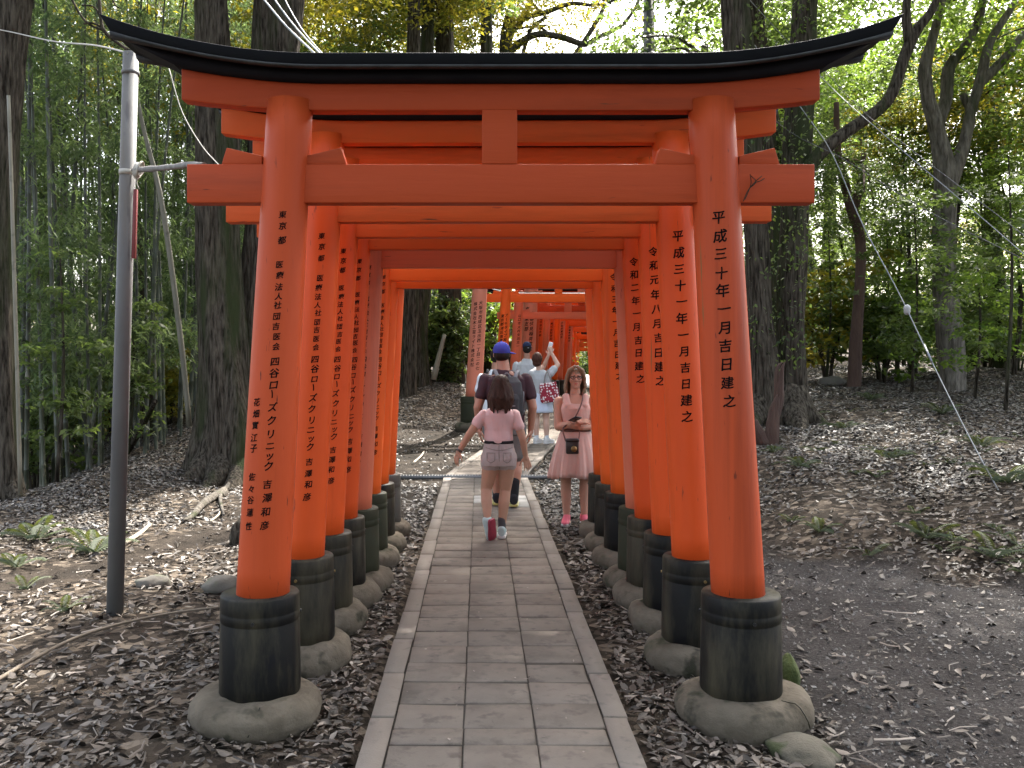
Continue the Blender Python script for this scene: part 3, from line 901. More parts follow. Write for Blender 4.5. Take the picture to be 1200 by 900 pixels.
def tree(name, label, base, stems, crowns, bark, group=None, limbs=4, seed=0, seg=14, roots=None, extra=None):
    """stems: lists of (x, y, z, r) world points; crowns: (mesh key, index, centre, scale, rot)"""
    r_ = np.random.default_rng(seed + 100)
    t = empty(name, base)
    tag(t, label, 'tree', group)
    b = Vector(base)
    g = Geo()
    for st in stems:
        big = st[0][3] > 0.2
        pts = spline(st, max(8, (7 if big else 4) * len(st)))
        g.tube([Vector(p[:3]) - b for p in pts], [max(0.012, p[3]) for p in pts], seg * 2 if big else 9, jitter=0.22 if big else 0.1, ridge=0.11 if big else 0.0,
               fl=(lambda i, th, ph=r_.random() * 6: 1 + 0.10 * math.sin(3 * th + ph + i * 0.12) + 0.05 * math.sin(7 * th + ph * 2 - i * .1)) if big else None)
    for rt in roots or []:            # roots: out of the flare and down along the ground
        pts = spline(rt, 14)
        n_ = len(pts)
        q_ = []
        for i, p in enumerate(pts):
            u = i / (n_ - 1)
            q_.append(Vector((p[0], p[1], gz(p[0], p[1]) + 0.42 * (1 - u) ** 3 - 0.10 * u)) - b)
        g.tube(q_, [max(0.012, p[3]) for p in pts], 12, jitter=0.3, ridge=0.1)
    for key, i, c, s, rot in crowns:
        # limbs run into the crown
        P = CROWN[i][1]
        top = stems[0][-1]
        for st in stems:
            if Vector(st[-1][:3]) .__sub__(Vector(c)).length < (Vector(top[:3]) - Vector(c)).length: top = st[-1]
        ca, sa = math.cos(rot), math.sin(rot)
        for q in limb_points(P, top, r_, limbs):
            e = Vector((c[0] + s * (ca * q[0] - sa * q[1]), c[1] + s * (sa * q[0] + ca * q[1]), c[2] + s * q[2]))
            a = Vector(top[:3]) - Vector((0, 0, 0.6 * r_.random()))
            m_ = a.lerp(e, 0.45) + Vector((0, 0, 0.25 * s))
            pts = spline([(*a, top[3] * 0.8), (*m_, top[3] * 0.5), (*e, 0.015)], 8)
            g.tube([Vector(p[:3]) - b for p in pts], [max(0.012, p[3]) for p in pts], 7)
    g.build('trunk', bark, t)
    for key, i, c, s, rot in crowns:
        o = link('crown', CR[key][i], None, t)
        o.location = Vector(c) - b
        o.rotation_euler = (0, 0, rot)
        o.scale = (s, s, s)
    return t

def px(lst, Y, dy=0.0):
    """[(px, py, radius in px)] at distance Y -> world stem points"""
    out = []
    for i, q in enumerate(lst):
        Yi = Y + (q[3] if len(q) > 3 else 0)
        p = at(q[0], q[1], Yi)
        out.append((p.x, p.y, p.z, q[2] * Yi / F))
    return out

GL = 'big trees beside the gates'
# left edge trunk
Y = 11.0
b = at(8, 583, Y)
tree('left_tree', 'dark leaning trunk at the left edge of the picture, with a rope tied round it', (b.x, Y, gz(b.x, Y)),
     [px([(4, 600, 32), (2, 570, 24), (0, 520, 20), (-1, 400, 17), (0, 250, 16), (4, 120, 17), (14, 20, 18), (28, -90, 17), (48, -330, 12)], Y)],
     [('leaf', 0, (-5.6, 11.5, 9.6), 1.0, 0.3), ('leaf', 2, (-8.4, 8.0, 9.2), 0.8, 1.3)], M['bark'],
     roots=[px([(0, 575, 10), (-40, 595, 8), (-80, 605, 3)], Y), px([(4, 575, 12), (22, 590, 9, -0.2), (34, 604, 3, -0.5)], Y)], seed=1).name = 'leaning_tree'
# big double trunk left of the gates
Y = 12.6
b = at(265, 560, Y)
bz = gz(b.x, Y)
dpy = 423 + F * (EYE - bz) / Y
tree('double_tree', 'massive mossy double trunk with flaring roots behind the left pillars', (b.x, Y, bz),
     [px([(262, dpy + 25, 52), (266, 545, 42), (268, 500, 34), (264, 440, 30), (256, 340, 25), (252, 200, 22), (250, 60, 20), (247, -60, 18), (240, -350, 13)], Y),
      px([(285, dpy + 20, 46), (290, 520, 38), (300, 430, 29), (310, 330, 26), (319, 180, 26), (328, 0, 28), (340, -200, 24), (358, -400, 16)], Y + 0.5)],
     [('leaf', 1, (-4.4, 12.2, 10.6), 1.15, 0.8), ('leaf', 3, (-3.6, 14.6, 11.6), 1.1, 2.2), ('leaf_y', 0, (-3.4, 16.6, 9.6), 0.9, 4.0)], M['bark'],
     roots=[px([(262, 540, 26), (240, 570, 17, -0.3), (215, 590, 9, -0.6), (190, 600, 3, -0.8)], Y), px([(266, 548, 24), (256, 575, 15, -0.5), (240, 600, 8, -1.0), (226, 612, 3, -1.4)], Y),
            px([(290, 545, 22), (280, 575, 13, -0.5), (270, 590, 9, -1.0), (262, 606, 3, -1.5)], Y), px([(258, 530, 20), (236, 530, 10, 0.5), (214, 524, 3, 0.9)], Y), px([(262, 540, 22), (230, 556, 11, 0.1), (206, 566, 3, 0.0)], Y)], seed=2, seg=22)
# pale root that runs out of the slope
rt = at(285, 552, 11.2)
rg = Geo()
for pl in ([(300, 548), (282, 556), (268, 570), (258, 584), (262, 604)], [(262, 578), (240, 592), (225, 606), (214, 612)]):
    pp = []
    for q in pl:
        Yq = 1749.0 / (q[1] - 423.0) * 0.985
        p = at(q[0], q[1], Yq); pp.append((p.x, p.y, gz(p.x, p.y) + 0.035))
    pp = spline(pp, 14)
    rg.tube(pp, [0.06 - 0.0035 * i for i in range(14)], 8, jitter=0.2)
tag(rg.build('exposed_root', M['bark2']), 'pale exposed root forking down the leafy slope left of the pillars', 'root')
# double tree right of the gates, with a long limb
Y = 13.0
b = at(905, 508, Y)
tree('limbed_tree', 'dark ivy clad double trunk right of the gates, one long limb reaching out', (b.x, Y, gz(b.x, Y)),
     [px([(898, 530, 38), (896, 490, 28), (892, 430, 20), (889, 320, 13), (880, 180, 15), (868, 80, 17), (858, -30, 16), (845, -300, 11)], Y),
      px([(930, 525, 28), (928, 480, 20), (927, 400, 16), (931, 280, 15), (934, 160, 15), (940, 40, 14), (948, -120, 14), (960, -330, 9)], Y + 0.2),
      px([(932, 225, 11), (955, 186, 8.5), (990, 156, 7.5), (1028, 130, 6.8), (1046, 108, 6.5), (1060, 66, 6.5), (1074, 36, 6), (1094, 8, 4.5), (1120, -60, 3)], Y),
      px([(1066, 50, 6), (1062, 20, 5), (1064, -15, 4)], Y)],
     [('leaf', 2, (4.2, 13.4, 10.4), 1.15, 0.4), ('leaf', 0, (4.4, 11.0, 11.2), 0.9, 2.9), ('leaf', 1, (6.6, 12.8, 9.6), 0.9, 1.5)], M['bark'],
     roots=[px([(926, 485, 20), (950, 497, 12, -0.2), (972, 506, 7, -0.4), (995, 512, 3, -0.6)], Y), px([(922, 500, 20), (936, 515, 11, -0.5), (950, 530, 3, -1.0)], Y), px([(896, 500, 18), (878, 515, 9, -0.5), (862, 535, 3, -0.9)], Y)], seed=3, seg=20)
# broken snag in front of it
Y = 11.6
sg = Geo()
rs_ = random.Random(6)
for q in range(9):
    ox, top = rs_.uniform(-5, 6), rs_.choice([424, 436, 448, 462, 470, 480])
    pts = [(899 + ox * 0.9, 545, rs_.uniform(4, 6)), (902 + ox, 505, rs_.uniform(3.6, 5.2)), (909 + ox, 470 + rs_.uniform(-4, 4), rs_.uniform(3, 4.6)), (912 + ox + rs_.uniform(-2, 3), top + 10, 2.2), (913 + ox + rs_.uniform(-4, 5), top, 0.5)]
    if top > 455: pts = pts[:2] + [(905 + ox, top + 12, 3.0), (906 + ox + rs_.uniform(-4, 4), top, 0.5)]
    pp = spline(px(pts, Y + rs_.uniform(-0.05, 0.05)), 16)
    sg.tube([p[:3] for p in pp], [p[3] for p in pp], 9, jitter=0.4, ridge=0.4)
pp = spline(px([(896, 522, 9), (888, 505, 7), (886, 492, 2)], Y), 8)
sg.tube([p[:3] for p in pp], [p[3] for p in pp], 8, jitter=0.3)
tag(sg.build('broken_snag', M['bark3']), 'splintered reddish stump of a small broken trunk right of the front pillar', 'tree stump')
# forked tree at right
Y = 17.0
b = at(1110, 478, Y)
tree('forked_tree', 'grey trunk forking into twisted bare limbs at the right, beyond the bank', (b.x, Y, gz(b.x, Y)),
     [px([(1112, 500, 20), (1114, 465, 15), (1112, 400, 13), (1106, 320, 12), (1107, 240, 12), (1108, 205, 11), (1098, 150, 8), (1088, 115, 7.5), (1084, 80, 7), (1094, 40, 5), (1112, -30, 4)], Y),
      px([(1108, 225, 10), (1128, 175, 7), (1138, 130, 6), (1150, 90, 6), (1160, 50, 5), (1185, 10, 4), (1215, -40, 3)], Y),
      px([(1094, 155, 8), (1108, 120, 7), (1112, 80, 7), (1132, 52, 5), (1148, 20, 5), (1156, -30, 3)], Y + 0.3),
      px([(1146, 100, 6), (1176, 70, 5), (1200, 40, 4), (1240, 10, 2)], Y),
      px([(1124, 180, 6), (1138, 140, 5), (1128, 110, 4)], Y + 0.5)],
     [('leaf_g', 1, (10.6, 17.5, 8.6), 0.8, 0.2), ('leaf', 4, (8.4, 18.4, 10.4), 1.0, 1.2), ('leaf_g', 3, (12.2, 15.5, 6.6), 0.8, 3.0)], M['bark2'], limbs=3, seed=4, seg=16)
# thin crooked tree
Y = 18.0
b = at(1000, 472, Y)
tree('crooked_tree', 'thin crooked tree with reddish lower trunk standing on the leafy bank', (b.x, Y, gz(b.x, Y)),
     [px([(998, 482, 11), (1001, 450, 8), (1003, 400, 7), (1008, 330, 6), (1008, 280, 6), (998, 245, 6), (990, 215, 5), (982, 180, 4), (980, 120, 3)], Y),
      px([(1000, 250, 4), (1008, 220, 4), (1012, 180, 3)], Y)],
     [('leaf', 2, (7.4, 17.8, 4.9), 0.42, 0.2), ('leaf', 4, (6.4, 18.2, 5.6), 0.4, 2.0)], M['bark3'], limbs=3, seed=5, seg=10)
# trunks seen through the gates
for i, (pl, Y, bk, lb) in enumerate([
        ([(476, 470, 12), (478, 440, 9), (480, 380, 9), (482, 300, 9), (485, 100, 8), (486, -100, 6)], 21.5, 'bark', 'straight dark trunk seen through the gates, leftmost beside the inner left pillars'),
        ([(496, 470, 14), (493, 440, 10), (492, 380, 9), (496, 300, 9), (500, 100, 8), (505, -100, 6)], 22.5, 'bark', 'dark trunk seen through the gates, just right of the leftmost one'),
        ([(530, 462, 17), (530, 440, 14), (528, 380, 13), (526, 300, 12), (522, 100, 11), (520, -100, 8)], 23.5, 'bark', 'ivy covered trunk seen through the gates, left of the pale far pillar'),
        ([(574, 445, 9), (574, 400, 8), (573, 340, 8), (570, 100, 7), (570, -100, 5)], 27.0, 'bark', 'dark trunk between the pale far pillar and the orange one')]):
    st = px(pl, Y)
    top = st[-1]
    tree('forest_tree', lb, (st[0][0], Y, gz(st[0][0], Y)), [st],
         [('leaf' if i % 2 else 'leaf_y', (i + 1) % 5, (top[0] - 0.5, Y, top[2] - 1.0), 0.95, i * 1.3)], M[bk], seed=20 + i, seg=12)
r_ = np.random.default_rng(5)
# ivy on the third one
c_ = np.array([[*at(530 + r_.normal() * 9, y_, 23.1)] for y_ in np.linspace(350, 455, 34)])
V, Fc, t = clump_leaves(c_, np.full(len(c_), 0.22), 50, 0.10, 0.7, r_, 0.6, 1.0)
ivy = link('ivy', np_mesh('ivy', V, Fc, False, t), M['leaf']); tag(ivy, 'ivy climbing the dark trunk left of the pale far pillar', 'ivy', kind='stuff')
c_ = np.array([[*at(932 + r_.normal() * 12, y_, 12.9 + 0.3 * r_.normal())] for y_ in np.linspace(-20, 420, 34)] + [[*at(888 + r_.normal() * 12, y_, 12.8 + 0.3 * r_.normal())] for y_ in np.linspace(-20, 400, 22)])
V, Fc, t = clump_leaves(c_, np.full(len(c_), 0.30), 30, 0.065, 0.55, r_, 0.7, 1.3)
ivy = link('ivy', np_mesh('ivy', V, Fc, False, t), M['leaf']); tag(ivy, 'ivy hanging on the double trunk right of the gates', 'ivy', kind='stuff')
# leaning yellowish branch
sb = Geo().tube(spline([at(508, 445, 21.0), at(515, 415, 21.0), at(521, 392, 21.0)], 8), [0.07, 0.07, 0.065, 0.06, 0.055, 0.05, 0.045, 0.04], 8)
tag(sb.build('leaning_branch', M['culm_dry']), 'yellowish branch stub leaning by the trunks seen through the gates', 'branch')
# branching tree behind the roof, in the open sky
Y = 30.0
tree('branching_tree', 'tree with spreading dark branches against the sky above the middle of the roof', (1.0, Y, gz(1.0, Y)),
     [px([(590, 440, 9), (591, 200, 8), (592, 60, 7), (594, 30, 6), (600, 0, 5), (606, -60, 4)], Y),
      px([(594, 62, 5), (612, 48, 4.5), (632, 40, 4), (660, 44, 4), (685, 52, 3.5), (700, 44, 3), (728, 30, 2.5), (745, 8, 2), (752, -10, 1.5)], Y),
      px([(592, 40, 5), (606, 30, 4.5), (618, 10, 4), (628, -20, 3)], Y + 0.5),
      px([(672, 66, 3), (690, 40, 2.8), (706, 12, 2.4), (716, -12, 2)], Y),
      px([(600, 24, 4), (640, 14, 3), (670, 4, 2.5), (700, 6, 2), (735, -5, 1.5)], Y + 0.4),
      px([(612, 66, 2.5), (622, 34, 2.2), (640, 20, 2)], Y)],
     [('leaf_y', 2, (0.6, Y, 13.0), 0.7, 0.1), ('leaf_y', 4, (3.4, Y + 1, 14.4), 0.6, 0.9), ('leaf', 0, (-1.6, Y, 13.2), 0.9, 2.0)], M['bark'], limbs=3, seed=30, seg=10)
# light leaf sprays on its limbs
c_ = np.array([[*at(x_, y_, 30 + 0.5 * r_.normal())] for x_, y_ in zip(r_.uniform(570, 760, 60), r_.uniform(-15, 80, 60)) if not (690 < x_ < 745 and 5 < y_ < 75 and r_.random() < 0.8)])
V, Fc, t = clump_leaves(c_, np.full(len(c_), 0.45), 26, 0.17, 0.45, r_, 0.3, 0.6)
o = link('foliage', np_mesh('foliage', V, Fc, False, np.clip(t + .2, 0, 1)), M['leaf_y'], bpy.data.objects['branching_tree'])
o.location = -bpy.data.objects['branching_tree'].location

# ---- the rest of the wood: trees one can tell apart
def plain_tree(x, y, h, r, lean, key, crowns, seed, label, group, bark):
    r2 = np.random.default_rng(seed)
    z = gz(x, y)
    st = [(x, y, z - 0.15, r * 1.5), (x + lean * 0.03, y, z + 0.5, r * 1.08), (x + lean * 0.3, y + 0.1 * r2.normal(), z + h * 0.35, r * 0.92), (x + lean * 0.7 + 0.15 * r2.normal(), y, z + h * 0.7, r * 0.75), (x + lean, y, z + h, r * 0.45)]
    cr = []
    for q in range(crowns):
        a = r2.random() * 6.28
        d = 1.6 * (q > 0)
        cr.append((key, int(r2.integers(0, 5)), (x + lean + d * math.cos(a), y + d * math.sin(a), z + h - 0.4 + 1.7 * r2.normal() * (q > 0)), 0.8 + 0.35 * r2.random(), r2.random() * 6.28))
    return tree('forest_tree', label, (x, y, z), [st], cr, bark, group, limbs=3, seed=seed, seg=12)

GW = 'trees standing back in the wood on the right'
spots = [(5.9, 20.5, 7.6, .16), (7.6, 23, 8.5, .2), (10.4, 21, 6.5, .14), (12.8, 19.5, 7.2, .2), (13.6, 24, 9, .22), (9.2, 27, 9.5, .24), (6.4, 28, 10, .2), (11.6, 31, 10, .26), (15.5, 28, 9, .22), (18.5, 25, 8, .2),
         (8.6, 34, 11, .26), (13.8, 36, 11, .28), (22, 31, 10, .24), (11, 41, 12, .3), (18, 43, 12, .3), (28, 37, 11, .28), (9, 48, 13, .3), (22, 52, 13, .34)]
for i, (x, y, h, r) in enumerate(spots):
    key = ['leaf', 'leaf_g', 'leaf', 'leaf_y', 'leaf'][i % 5]
    plain_tree(x + random.uniform(-.4, .4), y, h, r, random.uniform(-.7, .7), key, 1 if y < 30 else 2, 200 + i, 'broadleaf tree standing back in the wood right of the gates', GW, M['bark' if i % 3 else 'bark2'])
    plain = None
GB = 'trees behind the gates in the middle'
spots = [(-2.6, 27, 9.5, .22), (-4.6, 24.5, 10, .24), (-0.9, 34, 10, .22), (-4.0, 33, 11, .26), (-7.4, 30, 11, .26), (1.2, 40, 11, .25), (-2.2, 42, 12, .28), (3.4, 47, 11, .25), (-7, 40, 12, .3), (-1, 52, 12, .3)]
for i, (x, y, h, r) in enumerate(spots):
    key = ['leaf_y', 'leaf', 'leaf_y', 'leaf'][i % 4]
    plain_tree(x, y, h, r, random.uniform(-.5, .5), key, 1, 300 + i, 'broadleaf tree behind the rows of gates in the middle', GB, M['bark'])

# ---- bamboo grove on the left: individual stalks
def bamboo_meshes(seed, h, r):
    r2 = np.random.default_rng(seed)
    bend = r2.uniform(-0.7, 0.7, 2)
    g = Geo()
    n = 26
    pts, rad = [], []
    for i in range(n):
        u = i / (n - 1)
        p = Vector((bend[0] * u ** 2.2 , bend[1] * u ** 2.2, h * u))
        rr = r * (1 - 0.8 * u ** 1.5)
        pts += [p - Vector((0, 0, 0.012)), p, p + Vector((0, 0, 0.012))]
        rad += [rr, rr * 1.14, rr * 0.97]
    g.tube(pts, rad, 8)
    culm = g.mesh('culm')
    cs, rs = [], []
    for i in range(28):
        u = r2.uniform(0.16, 1.0)
        a = r2.random() * 6.28
        d = r2.uniform(0.15, 1.0) * (1.15 - 0.5 * u)
        cs.append((bend[0] * u ** 2.2 + d * math.cos(a), bend[1] * u ** 2.2 + d * math.sin(a), h * u - 0.2 * d)); rs.append(r2.uniform(0.22, 0.42))
    V, Fc, t = clump_leaves(np.array(cs), np.array(rs), 46, 0.15, 0.2, r2, 0.6, 0.6)
    fol = np_mesh('foliage', V, Fc, False, t)
    fol.materials.append(M['leaf_b']); culm.materials.append(M['culm'])
    return culm, fol
BAM = [bamboo_meshes(50 + i, 9.5 + 0.8 * i, 0.026 + 0.004 * i) for i in range(5)]
GBAM = 'bamboo stalks of the grove on the left'
nb = 0
r3 = np.random.default_rng(77)
tries = 0
while nb < 210 and tries < 5000:
    tries += 1
    y = r3.uniform(11.5, 36)
    x = -5.2 - 0.05 * (y - 12) - abs(r3.normal()) * 4.5 - (0.4 if y < 14 else 0)
    pxx = 562 + F * x / y
    if pxx < -110 or pxx > 320: continue
    if y < 14.5 and pxx > 190: continue
    if abs(x + 5.7) < 0.5 and y < 12: continue
    culm, fol = BAM[int(r3.integers(0, 5))]
    t = empty('bamboo_stalk', (x, y, gz(x, y) - 0.05), r3.random() * 6.28)
    t.rotation_euler = (r3.normal() * 0.035, r3.normal() * 0.035, r3.random() * 6.28)
    tag(t, 'slim bamboo stalk in the dense grove on the left', 'bamboo', GBAM)
    link('culm', culm, None, t); link('foliage', fol, None, t)
    nb += 1
# a dry pale stalk leaning by the pole, and another at the left edge
for pl, Y, lb in (([(222, 500, 3.4), (212, 400, 3.4), (190, 240, 3.2), (168, 150, 2.6), (150, 60, 2)], 13.5, 'dry pale bamboo stalk leaning to the left behind the grey pole'),
                  ([(24, 580, 2.4), (20, 430, 2.2), (16, 300, 2.2), (13, 200, 2), (10, 112, 2)], 10.4, 'dry pale bamboo stalk beside the leaning trunk at the left edge')):
    pp = spline(px(pl, Y), 16)
    g0 = gz(pp[0][0], Y)
    tag(Geo().tube([p[:3] for p in pp] , [p[3] for p in pp], 8).build('dry_bamboo_stalk', M['culm_dry']), lb, 'bamboo')

# ---- broadleaf trees among and behind the bamboo
GLB = 'trees rising among the bamboo on the left'
for i, (x, y, h, r) in enumerate([(-9.5, 15.5, 7.6, .2), (-7.4, 20, 9, .22), (-13, 22, 10, .26), (-9.8, 28, 11, .26), (-6.0, 25, 10, .22), (-20, 26, 11, .28), (-21, 40, 13, .34), (-9, 46, 13, .3)]):
    plain_tree(x, y, h, r, random.uniform(-.7, .7), ['leaf', 'leaf_y', 'leaf_g'][i % 3], 1, 400 + i, 'broadleaf tree rising among the bamboo on the left', GLB, M['bark'])

# ---- understorey
def shrub(x, y, s, key, i, label, group, lift_=0.75):
    z = gz(x, y)
    t = empty('shrub', (x, y, z), random.random() * 6.28)
    t.scale = (s, s, s)
    tag(t, label, 'shrub', group)
    g = Geo()
    for q in range(4):
        a = q * 1.6 + i
        pp = spline([(0.03 * math.cos(a), 0.03 * math.sin(a), -0.05, 0.022), (0.12 * math.cos(a), 0.12 * math.sin(a), 0.5 * lift_, 0.017), (0.4 * math.cos(a), 0.4 * math.sin(a), 1.2 * lift_, 0.008)], 7)
        g.tube([p[:3] for p in pp], [p[3] for p in pp], 6)
    g.build('stem', M['bark'], t)
    o = link('foliage', SH[key][i % 3], None, t)
    o.location = (0, 0, lift_ * 1.15)
    return t
r4 = np.random.default_rng(9)
for i in range(70):
    y = r4.uniform(18.5, 46)
    x = r4.uniform(5.2 + 0.26 * (y - 18), 9 + 0.62 * y)
    shrub(x, y, r4.uniform(1.0, 2.0), ['leaf', 'leaf_g', 'leaf', 'leaf_y'][i % 4], i, 'leafy shrub of the understorey in the wood on the right', 'understorey shrubs on the right')
for i in range(40):
    y = r4.uniform(14, 34)
    x = -6.3 - 0.06 * (y - 12) - r4.random() ** 1.4 * (3 + 0.3 * y)
    shrub(x, y, r4.uniform(0.9, 1.7), ['leaf', 'leaf', 'leaf_y'][i % 3], i, 'dark leafy shrub among the bamboo on the left', 'shrubs among the bamboo')
for i in range(16):
    y = r4.uniform(23, 34)
    x = r4.uniform(-5.5, float(far_x(y)) - 3.2)
    shrub(x, y, r4.uniform(0.9, 1.7), 'leaf', i, 'leafy shrub behind the trunks seen through the gates', 'shrubs seen through the gates')
# young trees fill the middle storey on the right
GY_ = 'young trees of the middle storey on the right'
for i in range(40):
    y = r4.uniform(19, 44)
    x = r4.uniform(5.0 + 0.24 * (y - 18), 8 + 0.60 * y)
    z = gz(x, y); h = r4.uniform(2.6, 5.6)
    t = tag(empty('young_tree', (x, y, z)), 'slender young tree in the middle storey of the wood on the right', 'tree', GY_)
    st = spline([(0, 0, -0.1, 0.06), (0.15 * r4.normal(), 0, h * 0.5, 0.045), (0.2 * r4.normal(), 0, h + 0.6, 0.02)], 8)
    Geo().tube([p[:3] for p in st], [p[3] for p in st], 7).build('trunk', M['bark'], t)
    o = link('crown', CR[['leaf', 'leaf_g', 'leaf', 'leaf_g', 'leaf_y'][i % 5]][i % 5], None, t)
    o.location = (0, 0, h); q = r4.uniform(0.42, 0.68)
    o.scale = (q, q, q * 0.85); o.rotation_euler = (0, 0, r4.random() * 6.28)
for i in range(22):
    y = r4.uniform(26, 46)
    x = -0.158 + 0.234 * (y - 18.6) - 0.9 - 2.2 * r4.random()
    shrub(x, y, r4.uniform(1.3, 2.2), ['leaf', 'leaf_g', 'leaf_y'][i % 3], i, 'leafy shrub close behind the left pillars of the far tunnel', 'shrubs beside the far tunnel')
for i in range(6):
    y = r4.uniform(50, 60); x = r4.uniform(3.5, 10)
    shrub(x, y, r4.uniform(1.6, 2.6), ['leaf_g', 'leaf'][i % 2], i, 'bright leafy shrub beyond the end of the far tunnel', 'shrubs beyond the far tunnel')
# saplings with light sprays in front of the right wood
def sapling(px_, py_, Y, h, key, label):
    b = at(px_, py_, Y); z = gz(b.x, Y)
    t = empty('sapling', (b.x, Y, z)); tag(t, label, 'sapling', None)
    r2 = np.random.default_rng(int(px_))
    st = spline([(0, 0, -0.05, 0.03), (0.1, 0, h * 0.5, 0.022), (0.05, 0, h, 0.01)], 8)
    Geo().tube([p[:3] for p in st], [p[3] for p in st], 7).build('trunk', M['bark'], t)
    cs = np.stack([r2.normal(size=44) * 0.62 * h * 0.28, r2.normal(size=44) * 0.5 * h * 0.28, r2.uniform(0.22 * h, 1.02 * h, 44)], 1)
    V, Fc, tt = clump_leaves(cs, r2.uniform(0.15, 0.36, 44), 40, 0.105, 0.48, r2, 0.25, 0.35)
    link('foliage', np_mesh('foliage', V, Fc, False, tt), M[key], t)
sapling(1068, 480, 16.0, 3.4, 'leaf', 'leafy sapling in front of the forked grey trunk')
sapling(1178, 505, 13.5, 3.8, 'leaf', 'dark leafy sapling at the right edge, above the bank')
sapling(1142, 478, 15.5, 2.4, 'leaf_g', 'small bright sapling right of the forked grey trunk')
sapling(968, 462, 19.0, 3.2, 'leaf', 'leafy sapling left of the thin crooked tree')
sapling(1036, 465, 20.5, 3.6, 'leaf_g', 'leafy sapling right of the thin crooked tree')
sapling(1205, 440, 17.0, 4.6, 'leaf_g', 'tall bright green sapling reaching in from the right edge')
sapling(66, 590, 12.6, 3.2, 'leaf', 'leafy sapling by the leaning trunk at the left')
sapling(150, 545, 15.0, 2.6, 'leaf', 'leafy sapling behind the grey pole')
# far wood: nobody could count it
r5 = np.random.default_rng(12)
def far_wood(name, label, x0, x1, y0, y1, n, hmax, key, zoff=0):
    xs = r5.uniform(x0, x1, n); ys_ = r5.uniform(y0, y1, n)
    zs_ = ground(xs, ys_, False) + zoff + r5.random(n) ** 1.25 * hmax
    V, Fc, t = clump_leaves(np.stack([xs, ys_, zs_], 1), r5.uniform(0.7, 1.6, n), 46, 0.34, 0.5, r5, 0.3, 0.7)
    tag(link(name, np_mesh(name, V, Fc, False, t), M[key]), label, 'wood', kind='stuff')
far_wood('far_wood', 'far leafy wood closing the view on the right', 9, 60, 52, 70, 260, 11, 'leaf_g')
far_wood('far_wood', 'far leafy wood closing the view in the middle', -16, 16, 56, 68, 150, 11, 'leaf_y')
far_wood('far_wood', 'far leafy wood beyond the bamboo', -60, -16, 46, 64, 130, 9, 'leaf_y')
# canopy of trees standing behind the viewer and beside the path, out of the picture but shading it
GC = 'trees whose crowns close over the path'
for i, (x, y, h, r) in enumerate([(-4.8, -1.5, 8.5, .28), (5.6, -1.0, 8.5, .28), (7.5, -6.5, 9, .3), (0.8, -8.5, 8.5, .26), (-3.5, -13, 9, .3), (4.5, -13.5, 9, .3), (10.5, 2.5, 9.5, .28), (11.5, 10.5, 10, .28), (6.2, 18.0, 11.5, .24)]):
    plain_tree(x, y, h, r, -0.9 if x > 0 else 0.9, 'leaf', 3, 500 + i, 'tall broadleaf tree whose crown closes over the path', GC, M['bark'])

# ---------------------------------------------------------------- street furniture, wires, stones, sticks, ferns
M['pole'] = material('galvanised_pole', (0.085, 0.084, 0.084), (0.13, 0.129, 0.126), scale=4, rough=0.65, spec=0.25, stretch=(1, 1, 0.3), spots=((0.07, 0.07, 0.075), 14, 0.62, 0.1), dirt=((0.11, 0.085, 0.055), 2.6, 0.56, 0.2, 0.4), bump=0.0008, bscale=60)
M['strap'] = material('red_strip', (0.13, 0.012, 0.014), (0.17, 0.02, 0.02), rough=0.5)
M['wood_grey'] = material('weathered_wood', (0.07, 0.062, 0.055), (0.22, 0.205, 0.185), scale=14, rough=0.85, stretch=(0.3, 1, 1), bump=0.003, bscale=30)
M['rope'] = material('pale_rope', (0.34, 0.32, 0.28), (0.42, 0.40, 0.35), scale=60, rough=0.9)
M['wire'] = material('grey_wire', (0.20, 0.21, 0.22), rough=0.45, metallic=0.4)
M['darkwire'] = material('dark_wire', (0.05, 0.05, 0.055), rough=0.5)
M['porcelain'] = material('white_insulator', (0.36, 0.36, 0.35), (0.28, 0.28, 0.27), rough=0.4)
M['yellow'] = material('yellow_guard', (0.62, 0.36, 0.03), (0.55, 0.30, 0.03), rough=0.5)
M['stone'] = material('field_stone', (0.07, 0.063, 0.052), (0.13, 0.118, 0.098), scale=5, rough=0.92, bump=0.008, bscale=24, spots=((0.09, 0.10, 0.05), 4, 0.56, 0.14))
M['mossstone'] = material('mossy_stone', (0.06, 0.052, 0.037), (0.105, 0.092, 0.068), scale=6, rough=0.95, bump=0.008, bscale=26, spots=((0.035, 0.042, 0.014), 5, 0.55, 0.1))
M['sandstone'] = material('sandy_stone', (0.20, 0.145, 0.10), (0.15, 0.115, 0.085), scale=6, rough=0.95, bump=0.006, bscale=30)
M['stick'] = material('dead_stick', (0.10, 0.08, 0.06), (0.17, 0.14, 0.105), scale=9, rough=0.95, bump=0.003, bscale=60)
M['palestick'] = material('pale_stick', (0.42, 0.36, 0.27), (0.34, 0.29, 0.22), scale=9, rough=0.9)

